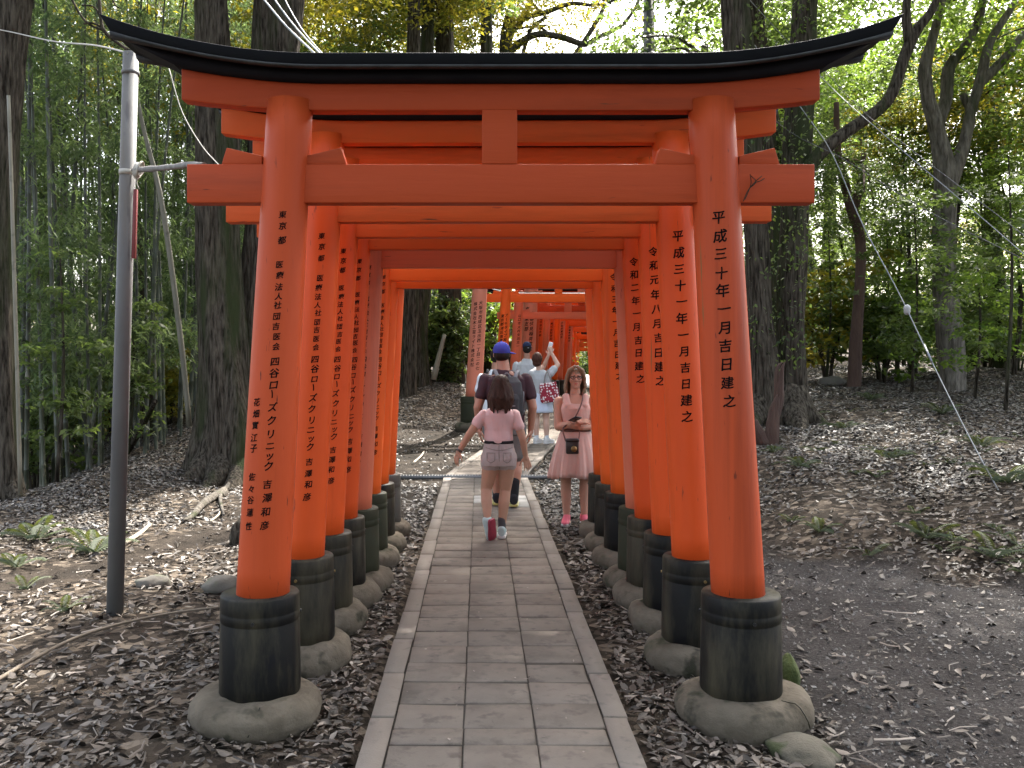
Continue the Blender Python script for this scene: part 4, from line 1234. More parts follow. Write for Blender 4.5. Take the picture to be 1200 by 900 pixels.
# grey steel pole, strapped to the front gate by a weathered bar
b = at(134, 722, 5.9)
p0 = Vector((b.x, 5.9, gz(b.x, 5.9) - 0.1)); p1 = at(153.5, 62, 5.9)
t = tag(empty('steel_pole', (p0.x, p0.y, p0.z)), 'tall grey steel pole standing in the leaves left of the front gate', 'pole')
Geo().tube([(0, 0, 0), (p1 - p0) * 0.5, p1 - p0], [0.053, 0.051, 0.050], 24).lathe([(0.056, -0.012), (0.058, 0), (0.056, 0.012)], 24, tuple((p1 - p0) * 0.965)).build('shaft', M['pole'], t)
Geo().tube([(p1 - p0) * 0.788, (p1 - p0) * 0.797], 0.0545, 24).build('wire_tie', M['rope'], t)
q0 = at(157, 303, 5.88) - p0; q1 = at(159, 222, 5.88) - p0
Geo().box((q0 + q1) / 2, (0.022, 0.03, (q1 - q0).length), Matrix.Rotation(R(1.6), 3, 'Y')).build('red_strip', M['strap'], t, bevel=0.003)
br = Geo().tube(spline([at(156, 199, 5.86), at(175, 198, 5.6), at(200, 196, 5.2), at(222, 193, 4.7), at(240, 194, 4.35)], 12), [0.014, 0.020, 0.017, 0.021, 0.016, 0.019, 0.015, 0.018, 0.016, 0.017, 0.015, 0.016], 10, jitter=0.3)
tag(br.build('tie_bar', M['wood_grey']), 'weathered bar running from the grey pole to the end of the front tie beam', 'bar')
rp = Geo()
for i in range(5):
    pts = []
    for j in range(17):
        a = j / 16 * 6.283
        c = at(160 + 1.2 * i, 199 + 1.5 * math.sin(i), 5.86 - 0.02 * i)
        pts.append((c.x + 0.012 * math.sin(a), c.y + 0.045 * math.cos(a), c.z + 0.045 * math.sin(a)))
    rp.tube(pts, 0.006, 6)
rp.tube(spline([at(166, 202, 5.8), at(160, 212, 5.8), at(163, 222, 5.8)], 6), 0.004, 5)
tag(rp.build('rope_lashing', M['rope']), 'rope lashing where the weathered bar meets the grey pole', 'rope')
def cable(name, pts, r, mat, label, cat, sag=0.0, n=20):
    pts = [Vector(p) for p in pts]
    if len(pts) == 2 and sag:
        a, b = pts
        pts = [a.lerp(b, i / (n - 1)) - Vector((0, 0, sag * 4 * (i / (n - 1)) * (1 - i / (n - 1)))) for i in range(n)]
    else:
        pts = [Vector(p) for p in spline(pts, n)]
    return tag(Geo().tube(pts, r, 6).build(name, mat), label, cat)
cable('rope', [at(-60, 28, 10.6), at(0, 35, 10.3), at(60, 48, 8.4), at(110, 53, 7.0), at(150, 62, 5.85)], 0.007, M['rope'], 'pale rope stretched from the leaning trunk to the top of the grey pole', 'rope')
GWI = 'overhead wires coming down on the right'
for pl, Ya, Yb, r, mt, lb in (([(860, -20), (966, 94), (1035, 157), (1200, 298), (1330, 420)], 14, 9, .009, 'wire', 'pale wire slanting down on the right, reaching the right edge lowest but one'),
                           ([(880, -15), (997, 116), (1069, 176), (1200, 276), (1330, 382)], 14, 9, .008, 'darkwire', 'dark wire slanting down on the right, topmost where it meets the right edge'),
                           ([(800, 20), (906, 139), (990, 187), (1087, 247), (1200, 304), (1330, 370)], 14, 9.5, .008, 'darkwire', 'dark wire slanting down on the right from behind the roof of the second gate')):
    n = len(pl)
    cable('wire', [at(q[0], q[1], Ya + (Yb - Ya) * i / (n - 1)) for i, q in enumerate(pl)], r * 0.62, M[mt], lb, 'wire', n=30).__setitem__('group', GWI)
gw = tag(empty('guy_wire', tuple(at(1195, 615, 8.0))), 'pale guy wire with a round insulator, ending in a yellow guard on the bank', 'guy wire')
o_ = Vector(gw.location)
pl = [(800, -60, 14.5), (937, 124, 12.8), (975, 180, 12.2), (1009, 259, 11.4), (1050, 337, 10.6), (1063, 363, 10.3), (1090, 420, 9.8), (1140, 520, 8.8), (1197, 622, 7.9)]
Geo().tube([Vector(p) - o_ for p in spline([tuple(at(*q)) for q in pl], 40)], 0.0065, 7).build('strand', M['wire'], gw)
c = at(1063, 363, 10.3) - o_
Geo().lathe([(0.008, -0.06), (0.026, -0.05), (0.038, -0.024), (0.033, -0.004), (0.041, 0.016), (0.03, 0.044), (0.008, 0.06)], 14, tuple(c)).build('insulator', M['porcelain'], gw)
a_, b_ = at(1188, 606, 8.02) - o_, at(1212, 646, 7.75) - o_
Geo().tube([a_, b_], [0.028, 0.03], 10).build('guard', M['yellow'], gw)
c1, c2 = at(1083, 404, 9.95) - o_, at(1092, 424, 9.75) - o_
Geo().tube([c1, c2], 0.012, 8).build('clamp', M['wire'], gw)
GWT = 'wires above the left half of the roof'
for i, (pa, pb, r) in enumerate((((300, -12), (372, 66), .007), ((312, -14), (378, 66), .006), ((326, -16), (368, 52), .004))):
    cable('wire', [at(*pa, 7.5), at((pa[0] + pb[0]) / 2 - 2, (pa[1] + pb[1]) / 2 + 2, 6.6), at(*pb, 5.6), at(pb[0] + 60, pb[1] + 60, 4.85)], r, M['wire'],
          'silvery wire dropping behind the left half of the roof, ' + ['leftmost and thickest', 'middle one', 'rightmost and thinnest'][i], 'wire').__setitem__('group', GWT)
cable('wire', [at(198, 80, 7.5), at(213, 130, 7.4), at(236, 170, 7.2), at(258, 195, 7.0), at(300, 240, 6.6)], .004, M['rope'], 'pale slack wire hanging behind the left end of the roof', 'wire')
ut = tag(empty('utility_pole', tuple(at(760, 420, 20.0)[:2]) + (gz(at(760, 420, 20.0).x, 20.0),)), 'dark utility pole rising behind the roof in the right half', 'utility pole')
Geo().lathe([(0.135, -0.3), (0.13, 2), (0.11, 11.5), (0.02, 11.5)], 20).build('shaft', M['darkwire'], ut)
g = Geo()
for z in (8.6, 8.9, 9.1):
    g.lathe([(0.122, z - 0.03), (0.132, z), (0.122, z + 0.03)], 18)
g.box((0.11, -0.02, 8.6), (0.03, 0.04, 2.2))
g.build('wire_band', M['wire'], ut)

# stones
def stone(name, px_, py_, Y, sx, sy, sz, mat, label, seed, rz=0.0, bury=0.3, cat='stone'):
    p = at(px_, py_, Y)
    bm = bmesh.new()
    bmesh.ops.create_icosphere(bm, subdivisions=3, radius=1.0)
    for v in bm.verts:
        d = v.co.normalized()
        k_ = 1 + 0.22 * mnoise.noise(d * 1.4 + Vector((seed, 0, 0))) + 0.10 * mnoise.noise(d * 3.1 + Vector((0, seed, 0)))
        v.co = Vector((d.x * sx, d.y * sy, d.z * sz)) * k_
    me = bpy.data.meshes.new(name); bm.to_mesh(me); bm.free()
    for q in me.polygons: q.use_smooth = True
    o = link(name, me, mat)
    o.location = (p.x, Y, gz(p.x, Y) + sz * (1 - bury * 2))
    o.rotation_euler = (0, 0, rz)
    return tag(o, label, cat)
stone('mossy_stone', 938, 890, 3.82, 0.13, 0.17, 0.05, M['mossstone'], 'mossy stone wedged under the front right footing', 1.1, 0.4, 0.25)
stone('moss_clump', 923, 800, 4.55, 0.05, 0.09, 0.10, M['moss'], 'small cushion of green moss behind the front right sleeve', 7.3, 0, 0.2, 'moss')
stone('sandy_stone', 905, 775, 4.72, 0.11, 0.2, 0.07, M['sandstone'], 'sandy coloured stone behind the front right sleeve', 2.7, 0.2, 0.3)
stone('flat_stone', 180, 684, 6.7, 0.13, 0.09, 0.05, M['stone'], 'flat grey stone on the trail between pole and gate', 3.2, 0.5, 0.2)
stone('flat_stone', 262, 690, 6.5, 0.14, 0.11, 0.07, M['stone'], 'grey stone just left of the front left sleeve', 4.8, 0.1, 0.2)
stone('small_stone', 822, 812, 4.48, 0.07, 0.06, 0.05, M['stone'], 'small pale stone between the two front right footings', 6.1, 0.1, 0.2)
stone('half_buried_stone', 318 - 5, 470 + 15, 19.5, 0.22, 0.16, 0.14, M['stone'], 'stone on the slope left of the gates', 8.8)
stone('pale_stone', 975, 468, 18.4, 0.28, 0.2, 0.13, M['stone'], 'pale stone on the bank left of the thin crooked tree', 9.9)
stone('dark_stump', 281, 640, 8.2, 0.09, 0.09, 0.15, M['bark'], 'small dark rotten stump left of the front left pillar', 5.5, 0, 0.25, 'tree stump')
# sticks, twig, the long thin branch on the ground
def onground(pl, lift_=0.02):
    out = []
    for q in pl:
        Yq = q[2] if len(q) > 2 else 1749.0 / (q[1] - 423.0)
        for it in range(4):
            x = (q[0] - 562) / F * Yq
            if len(q) < 3: Yq = F * (EYE - gz(x, Yq)) / (q[1] - 423.0)
        x = (q[0] - 562) / F * Yq
        out.append((x, Yq, gz(x, Yq) + lift_))
    return out
lp = spline(onground([(-30, 822), (0, 803), (45, 776), (90, 754), (140, 738), (200, 725), (262, 717)], 0.035), 26)
tag(Geo().tube(lp, [0.012 - 0.0002 * i for i in range(26)], 8, jitter=0.15).build('fallen_branch', M['stick']), 'long thin bare branch lying across the leaves at the lower left', 'branch')
for pl, r, mt, lb in (([(146, 640), (176, 617)], .022, 'palestick', 'pale stick lying on the leaves just right of the grey pole'),
                      ([(246, 613), (258, 600)], .012, 'palestick', 'short pale stick by the exposed root'),
                      ([(484, 545), (497, 530)], .018, 'palestick', 'pale curved stick on the bare ground seen through the gates'),
                      ([(1160, 512), (1188, 532)], .03, 'stick', 'dark fallen stick on the bank near the right edge'),
                      ([(150, 532), (182, 470, 13.6)], .05, 'bark', 'dark fallen trunk leaning among the bamboo behind the grey pole')):
    pp = onground(pl, r)
    if len(pl[1]) > 2: pp[1] = tuple(at(*pl[1]))
    mid = (Vector(pp[0]) + Vector(pp[1])) / 2 + Vector((0.03, 0, 0.01))
    tag(Geo().tube(spline([pp[0], tuple(mid), pp[1]], 9), [r * (1 - 0.04 * i) for i in range(9)], 8, jitter=0.2).build('fallen_stick', M[mt]), lb, 'stick')
tw = Geo()
for pl in ([(871, 236), (876, 224), (884, 214), (893, 206)], [(878, 221), (886, 213), (880, 206)], [(884, 214), (891, 212), (896, 209)], [(873, 234), (880, 216), (879, 204)]):
    tw.tube(spline([tuple(at(q[0], q[1], 4.11)) for q in pl], 8), 0.002, 5)
tag(tw.build('dead_twig', M['bark']), 'small dead twig caught on the right end of the front tie beam', 'twig')
# bare twigs over the left tip of the roof
tw = Geo()
for pl, r in (([(115, -20), (118, 20), (122, 36), (140, 52), (153, 60)], .012), ([(80, -10), (92, 14), (104, 28), (122, 36)], .008), ([(118, 20), (110, 8), (96, 6)], .006), ([(98, 28), (108, 27), (118, 31)], .007), ([(130, -10), (134, 4), (140, 10)], .005)):
    tw.tube(spline([tuple(at(q[0], q[1], 6.2)) for q in pl], 10), r, 6)
tag(tw.build('bare_branch', M['bark']), 'thin bare branch hanging over the left tip of the front roof', 'branch')

# ferns: a rosette of fronds
def frond_mesh(n, L_, w):
    V, Fc = [], []
    for i in range(n):
        u = (i + 0.6) / n
        x = L_ * u; z = 0.45 * L_ * math.sin(1.9 * u) * 0.75 - 0.12 * L_ * u * u
        ww = w * math.sin(math.pi * min(1, u * 0.9 + 0.12)) ** 0.8
        for s in (-1, 1):
            b_ = len(V)
            V += [(x, 0, z), (x + 0.012 + ww * 0.18, s * ww * 0.5, z + 0.006), (x + ww * 0.35, s * ww, z - 0.012), (x + 0.022, s * 0.004, z)]
            Fc.append((b_, b_ + 1, b_ + 2, b_ + 3))
    b_ = len(V)
    V += [(0, -0.003, 0), (0, 0.003, 0), (L_ * 0.5, 0.002, 0.45 * L_ * math.sin(0.95) * 0.75 - 0.03 * L_), (L_ * 0.5, -0.002, 0.45 * L_ * math.sin(0.95) * 0.75 - 0.03 * L_)]
    Fc.append((b_, b_ + 1, b_ + 2, b_ + 3))
    t = np.clip(0.5 + 0.25 * np.repeat(np.random.default_rng(n).normal(size=len(V) // 4), 4), 0, 1)
    me = np_mesh('frond', np.array(V), np.array(Fc), False, t)
    me.materials.append(M['fern'])
    return me
FR = [frond_mesh(20, 0.34, 0.075), frond_mesh(17, 0.28, 0.06)]
def fern(px_, py_, s, label, k_=8):
    (x, y, z), = onground([(px_, py_)], 0.0)
    t = tag(empty('fern', (x, y, z)), label, 'fern')
    for i in range(k_):
        o = link('frond', FR[i % 2], None, t)
        a = i * 6.283 / k_ + random.uniform(-.3, .3)
        o.rotation_euler = (random.uniform(-.2, .2), random.uniform(-.25, .15), a)
        q = s * random.uniform(0.75, 1.1)
        o.scale = (q, q, q)
fern(42, 632, 1.25, 'green fern on the left slope, furthest left of the two big ones', 9)
fern(110, 648, 1.15, 'green fern just left of the grey pole', 9)
fern(20, 664, 0.9, 'small fern at the left edge below the two big ferns')
fern(75, 716, 0.6, 'tiny fern in the leaf pile left of the foot of the grey pole', 6)
fern(30, 690, 0.5, 'tiny fern at the left edge beside the trail', 5)
for q in ((990, 566, 1.0, 'fern on the middle of the right bank, beside the hollow'), (1042, 600, 1.1, 'fern on the right bank above the trail edge, in the middle'), (938, 600, 0.9, 'fern low on the right bank nearest the front pillar'),
          (1085, 655, 1.0, 'bright fern at the foot of the right bank beside the trail'), (1165, 672, 1.2, 'fern at the foot of the right bank near the right edge'), (1180, 628, 1.4, 'fern on the right bank below the yellow guard'),
          (1105, 556, 1.2, 'fern high on the right bank under the forked tree'), (950, 552, 0.8, 'small fern on the right bank near the broken stump'), (1150, 600, 1.1, 'fern on the right bank left of the guy wire foot'), (1020, 535, 1.0, 'fern high on the right bank below the crooked tree'), (960, 640, 0.8, 'small fern on the edge of the gravel right of the front pillar')):
    fern(*q)

GF = 'small ferns scattered over the right bank'
rf_ = random.Random(4)
for i in range(46):
    px_ = rf_.uniform(900, 1230); py_ = rf_.uniform(545, 690)
    if py_ > 640 + (px_ - 890) * 0.16: continue
    fern(px_, py_, rf_.uniform(0.30, 0.62), 'small grey green fern among the dead leaves on the right bank', rf_.randint(4, 6))
for o in list(COL.objects):
    if o.get('label', '').startswith('small grey green fern'): o['group'] = GF

# white parasol beyond the far tunnel
M['white'] = material('white_cloth', (0.70, 0.71, 0.73), (0.62, 0.63, 0.66), scale=3, rough=0.8)
u_ = at(686, 500, 47.0)
t = tag(empty('white_parasol', (u_.x, 47.0, float(path_z(47.0)))), 'low white parasol in the light at the end of the far tunnel', 'parasol')
g = Geo(); rings = []
for r, z in ((1.25, 0.75), (1.22, 0.85), (0.9, 1.10), (0.5, 1.28), (0.06, 1.40)):
    rings.append([(r * (1 + 0.04 * math.cos(8 * a)) * math.cos(a), r * (1 + 0.04 * math.cos(8 * a)) * math.sin(a), z) for a in [j * 6.28318 / 32 for j in range(32)]])
g.loft(rings).build('canopy', M['white'], t)
Geo().tube([(0, 0, -0.1), (0, 0, 1.36)], 0.03, 10).build('shaft', M['pole'], t)
Geo().lathe([(0.3, 0), (0.3, 0.08), (0.05, 0.12)], 16).build('base', M['sleeve'], t)

# ---------------------------------------------------------------- people
def skin_mat(name, c):
    return material(name, c, tuple(k * 0.88 for k in c), scale=9, rough=0.55, spec=0.35)
M['skin_girl'] = skin_mat('skin', (0.47, 0.275, 0.185))
M['skin_man'] = skin_mat('tanned_skin', (0.40, 0.20, 0.135))
M['skin_woman'] = skin_mat('tan_skin', (0.46, 0.245, 0.17))
M['skin_pale'] = skin_mat('fair_skin', (0.55, 0.34, 0.26))
def cloth(name, c1, c2, **k):
    a = dict(scale=7, rough=0.85, spec=0.2, bump=0.006, bscale=16, stretch=(1, 1, 0.55)); a.update(k)
    return material(name, c1, c2, **a)
M['pink_tee'] = cloth('pink_cotton', (0.70, 0.50, 0.49), (0.62, 0.44, 0.43))
M['denim'] = cloth('grey_denim', (0.35, 0.305, 0.29), (0.44, 0.39, 0.37), scale=14, bump=0.004, bscale=60)
M['dkdenim'] = cloth('denim_seam', (0.21, 0.18, 0.17), (0.24, 0.21, 0.20))
M['maroon'] = cloth('dark_maroon_cotton', (0.055, 0.028, 0.034), (0.042, 0.022, 0.027))
M['grey_tee'] = cloth('light_grey_cotton', (0.36, 0.365, 0.38), (0.43, 0.435, 0.45))
M['white_tee'] = cloth('white_cotton', (0.62, 0.64, 0.67), (0.56, 0.58, 0.61))
M['sky_skirt'] = cloth('pale_blue_cotton', (0.55, 0.60, 0.70), (0.50, 0.55, 0.66))
M['dress'] = cloth('dusty_pink_cotton', (0.60, 0.385, 0.33), (0.52, 0.315, 0.27))
M['khaki'] = cloth('grey_shorts_cloth', (0.12, 0.115, 0.11), (0.16, 0.15, 0.145))
M['hair_dark'] = material('dark_brown_hair', (0.022, 0.012, 0.009), (0.06, 0.034, 0.025), scale=30, rough=0.55, spec=0.15, stretch=(1, 1, 0.06), bump=0.004, bscale=55)
M['hair_light'] = material('ash_brown_hair', (0.15, 0.10, 0.062), (0.27, 0.195, 0.125), scale=30, rough=0.45, stretch=(1, 1, 0.06), bump=0.004, bscale=55)
M['hair_short'] = material('short_dark_hair', (0.014, 0.011, 0.009), (0.028, 0.022, 0.018), scale=40, rough=0.8, spec=0.1, bump=0.003, bscale=120)
M['hair_red'] = material('auburn_hair', (0.045, 0.017, 0.012), (0.075, 0.03, 0.02), scale=30, spec=0.15, rough=0.6, stretch=(1, 1, 0.1), bump=0.004, bscale=60)
M['cap_blue'] = cloth('royal_blue_cap', (0.045, 0.05, 0.28), (0.035, 0.04, 0.23), bump=0.002)
M['cap_navy'] = cloth('navy_cap', (0.018, 0.025, 0.06), (0.014, 0.02, 0.05), bump=0.002)
M['pack'] = cloth('charcoal_pack', (0.030, 0.030, 0.034), (0.05, 0.05, 0.055))
M['pack_strap'] = cloth('grey_strap', (0.15, 0.15, 0.16), (0.19, 0.19, 0.20), bump=0.001)
M['blackcloth'] = cloth('black_cloth', (0.016, 0.016, 0.018), (0.024, 0.024, 0.026), bump=0.002)
M['sock'] = cloth('dark_grey_sock', (0.075, 0.075, 0.08), (0.10, 0.10, 0.105), bump=0.002, bscale=80)
M['mint'] = material('mint_shoe', (0.36, 0.50, 0.49), (0.48, 0.58, 0.57), scale=20, rough=0.6)
M['redsole'] = material('crimson_sole', (0.30, 0.025, 0.05), (0.24, 0.02, 0.045), scale=40, rough=0.6, bump=0.003, bscale=90)
M['whiteshoe'] = material('white_shoe', (0.68, 0.66, 0.64), (0.58, 0.56, 0.54), scale=20, rough=0.6)
M['yellowshoe'] = material('yellow_shoe', (0.55, 0.48, 0.12), (0.20, 0.18, 0.10), scale=12, rough=0.6)
M['pinkshoe'] = material('coral_pink_shoe', (0.72, 0.15, 0.20), (0.62, 0.12, 0.17), scale=20, rough=0.6)
M['belt'] = material('brown_leather', (0.085, 0.03, 0.02), (0.11, 0.04, 0.027), rough=0.5)
M['camleather'] = material('black_camera_case', (0.014, 0.013, 0.013), (0.03, 0.027, 0.025), scale=14, rough=0.4)
M['eye'] = material('dark_eye', (0.015, 0.01, 0.01), rough=0.2)
M['eyewhite'] = material('eye_white', (0.55, 0.53, 0.50), rough=0.3)
M['lip'] = material('lips', (0.36, 0.11, 0.09), rough=0.5)
M['glass'] = material('dark_spectacle_frame', (0.02, 0.018, 0.018), rough=0.3)
M['phone'] = material('black_phone', (0.012, 0.012, 0.014), rough=0.25)
M['whitephone'] = material('white_phone', (0.6, 0.6, 0.62), rough=0.3)
M['bracelet'] = material('dark_bracelet', (0.03, 0.03, 0.035), rough=0.3)
M['steel'] = material('silver_metal', (0.4, 0.4, 0.42), rough=0.3, metallic=0.8)
def tote_material():
    m = bpy.data.materials.new('red_white_print')
    m.use_nodes = True
    N, L = m.node_tree.nodes, m.node_tree.links
    b = N['Principled BSDF']; b.inputs['Roughness'].default_value = 0.8
    tc = N.new('ShaderNodeTexCoord')
    v = N.new('ShaderNodeTexVoronoi'); v.inputs['Scale'].default_value = 22; v.inputs['Randomness'].default_value = 0.55
    L.new(tc.outputs['Object'], v.inputs['Vector'])
    r = N.new('ShaderNodeValToRGB'); r.color_ramp.interpolation = 'CONSTANT'
    r.color_ramp.elements[0].color = (0.68, 0.60, 0.60, 1)
    r.color_ramp.elements[1].position = 0.42; r.color_ramp.elements[1].color = (0.26, 0.012, 0.03, 1)
    L.new(v.outputs['Distance'], r.inputs[0]); L.new(r.outputs[0], b.inputs['Base Color'])
    return m
M['tote'] = tote_material()

def V3(p): return Vector(p)
class Body(Geo):
    """closed shapes that a voxel remesh melts into one continuous surface"""
    def cap_(s, p0, p1, r0, r1, n=16, sq=1.0):
        """tapered limb with round ends; sq flattens it along y"""
        p0, p1 = V3(p0), V3(p1)
        d = p1 - p0; L_ = d.length; d = d / L_
        a = Vector((0, 1, 0)) - d * d.y
        if a.length < 0.1: a = Vector((1, 0, 0)) - d * d.x
        a.normalize(); b = d.cross(a)
        rings = []
        for t_ in (-80, -50, -20):
            t = R(t_); rings.append((p0 + d * (r0 * math.sin(t)), r0 * math.cos(t)))
        for u in (0, 0.25, 0.5, 0.75, 1):
            rings.append((p0 + d * (L_ * u), r0 + (r1 - r0) * u))
        for t_ in (20, 50, 80):
            t = R(t_); rings.append((p1 + d * (r1 * math.sin(t)), r1 * math.cos(t)))
        return s.loft([[c + a * (r * sq * math.cos(2 * math.pi * j / n)) + b * (r * math.sin(2 * math.pi * j / n)) for j in range(n)] for c, r in rings])
    def limb(s, pts, rad, n=16, sq=1.0):
        for i in range(len(pts) - 1):
            s.cap_(pts[i], pts[i + 1], rad[i], rad[i + 1], n, sq)
        return s
    def ell(s, c, r, rot=None, n=20, m=12):
        c = V3(c); rings = []
        for i in range(m):
            t = -math.pi / 2 + math.pi * (i + 0.5) / m
            ring = []
            for j in range(n):
                p = Vector((r[0] * math.cos(t) * math.cos(2 * math.pi * j / n), r[1] * math.cos(t) * math.sin(2 * math.pi * j / n), r[2] * math.sin(t)))
                ring.append(c + (rot @ p if rot is not None else p))
            rings.append(ring)
        return s.loft(rings)
    def trunk_(s, rings, n=28, cap=True):
        """rings of (z, cx, cy, rx, ry), bottom to top"""
        out = []
        for z, cx, cy_, rx, ry in rings:
            ring = []
            for j in range(n):
                a = 2 * math.pi * j / n
                c_, s_ = math.cos(a), math.sin(a)
                e = 0.86
                ring.append((cx + rx * math.copysign(abs(c_) ** e, c_), cy_ + ry * math.copysign(abs(s_) ** e, s_), z))
            out.append(ring)
        return s.loft(out, cap)
    def remesh(s, name, mat, parent, vox, it=4, fac=0.5, wrinkle=0.0, wscale=9.0, dec=None):
        me = s.mesh(name)
        o = bpy.data.objects.new(name, me); COL.objects.link(o)
        m = o.modifiers.new('r', 'REMESH'); m.mode = 'VOXEL'; m.voxel_size = vox; m.use_smooth_shade = True
        if it:
            q = o.modifiers.new('s', 'SMOOTH'); q.iterations = it; q.factor = fac
        dg = bpy.context.evaluated_depsgraph_get()
        nm = bpy.data.meshes.new_from_object(o.evaluated_get(dg))
        bpy.data.objects.remove(o); bpy.data.meshes.remove(me)
        nm.name = name
        n = len(nm.vertices)
        if wrinkle and n:
            co = np.zeros(n * 3, np.float32); no = np.zeros(n * 3, np.float32)
            nm.vertices.foreach_get('co', co); nm.vertices.foreach_get('normal', no)
            co = co.reshape(-1, 3); no = no.reshape(-1, 3)
            h = np.array([mnoise.noise(Vector((c[0] * wscale + 1.3 * c[2] * wscale * 0.4, c[1] * wscale, c[2] * wscale * 0.45))) + 0.5 * mnoise.noise(Vector((c[0] * wscale * 2.2, c[1] * wscale * 2, c[2] * wscale * 1.1 + c[0] * wscale))) for c in co])
            co += no * (h * wrinkle)[:, None]
            nm.vertices.foreach_set('co', co.ravel()); nm.update()
        nm.polygons.foreach_set('use_smooth', np.ones(len(nm.polygons), bool))
        nm.materials.clear()
        return link(name, nm, mat, parent)

def hand(B, w, d, nrm, L_, thumb=1, curl=0.35):
    """palm and five fingers from wrist w along d; nrm = palm normal; thumb = side sign"""
    w, d, nrm = V3(w), V3(d).normalized(), V3(nrm)
    nrm = (nrm - d * nrm.dot(d)).normalized()
    sd_ = d.cross(nrm) * thumb
    pl = L_ * 0.50
    B.cap_(w - d * 0.01, w + d * pl * 0.3, L_ * 0.14, L_ * 0.17, 12)
    for k_ in (-0.16, -0.05, 0.06, 0.17):
        B.cap_(w + d * pl * 0.2 + sd_ * (k_ * L_ * 0.7), w + d * pl * 0.92 + sd_ * (k_ * L_), L_ * 0.085, L_ * 0.07, 10)
    for k_, fl, sp in ((0.19, 0.43, 0.16), (0.065, 0.50, 0.04), (-0.06, 0.46, -0.07), (-0.18, 0.36, -0.2)):
        p = w + d * pl * 0.9 + sd_ * (k_ * L_)
        dd = (d + sd_ * sp).normalized()
        q1 = p + dd * (fl * 0.45 * L_) + nrm * (0.10 * curl * L_)
        dd2 = (dd + nrm * curl * 1.2).normalized()
        q2 = q1 + dd2 * (fl * 0.33 * L_)
        dd3 = (dd + nrm * curl * 2.2).normalized()
        q3 = q2 + dd3 * (fl * 0.22 * L_)
        B.limb([p, q1, q2, q3], [L_ * 0.056, L_ * 0.052, L_ * 0.046, L_ * 0.040], 8)
    p = w + d * pl * 0.28 + sd_ * (0.15 * L_)
    q1 = p + (d * 0.55 + sd_ * 0.8 + nrm * 0.25).normalized() * (0.26 * L_)
    q2 = q1 + (d * 0.85 + sd_ * 0.4 + nrm * 0.35).normalized() * (0.22 * L_)
    B.limb([p, q1, q2], [L_ * 0.085, L_ * 0.062, L_ * 0.05], 8)

def head(B, c, s, fy, female=True):
    """c: centre of the skull; s = head height; fy = +1 face away, -1 face to the camera"""
    c = V3(c)
    B.ell(c + Vector((0, -0.04 * s * fy, 0.10 * s)), (0.335 * s, 0.41 * s, 0.39 * s))
    B.ell(c + Vector((0, 0.09 * s * fy, -0.06 * s)), (0.285 * s, 0.29 * s, 0.36 * s))
    B.ell(c + Vector((0, 0.155 * s * fy, -0.31 * s)), (0.20 * s, 0.17 * s, 0.17 * s))
    B.ell(c + Vector((0, 0.27 * s * fy, -0.40 * s)), (0.095 * s, 0.08 * s, 0.07 * s))                 # chin
    B.limb([c + Vector((0, 0.335 * s * fy, 0.06 * s)), c + Vector((0, 0.405 * s * fy, -0.10 * s))], [0.040 * s, 0.060 * s], 10)      # nose
    for q in (-1, 1):
        B.ell(c + Vector((q * 0.055 * s, 0.365 * s * fy, -0.115 * s)), (0.045 * s, 0.05 * s, 0.035 * s))
        B.ell(c + Vector((q * 0.335 * s, -0.02 * s * fy, -0.03 * s)), (0.035 * s, 0.085 * s, 0.125 * s))         # ear
        B.ell(c + Vector((q * 0.16 * s, 0.27 * s * fy, -0.11 * s)), (0.10 * s, 0.09 * s, 0.09 * s))      # cheek
        B.ell(c + Vector((q * 0.13 * s, 0.335 * s * fy, 0.10 * s)), (0.11 * s, 0.05 * s, 0.04 * s))      # brow
    B.ell(c + Vector((0, 0.345 * s * fy, -0.225 * s)), (0.10 * s, 0.04 * s, 0.03 * s))
    B.ell(c + Vector((0, 0.335 * s * fy, -0.275 * s)), (0.085 * s, 0.04 * s, 0.03 * s))

def face_parts(o, c, s, fy):
    c = V3(c)
    for q in (-1, 1):
        w_ = Body().ell(c + Vector((q * 0.135 * s, 0.325 * s * fy, 0.02 * s)), (0.058 * s, 0.03 * s, 0.026 * s), n=12, m=8).build('eye', M['eyewhite'], o)
        Body().ell(c + Vector((q * 0.135 * s, 0.345 * s * fy, 0.02 * s)), (0.026 * s, 0.018 * s, 0.026 * s), n=10, m=6).build('iris', M['eye'], w_)
        Body().cap_(c + Vector((q * 0.06 * s, 0.375 * s * fy, 0.108 * s)), c + Vector((q * 0.21 * s, 0.335 * s * fy, 0.112 * s)), 0.014 * s, 0.010 * s, 8).build('eyebrow', M['hair_dark'], o)
    Body().ell(c + Vector((0, 0.375 * s * fy, -0.25 * s)), (0.085 * s, 0.02 * s, 0.028 * s), n=14, m=8).build('mouth', M['lip'], o)

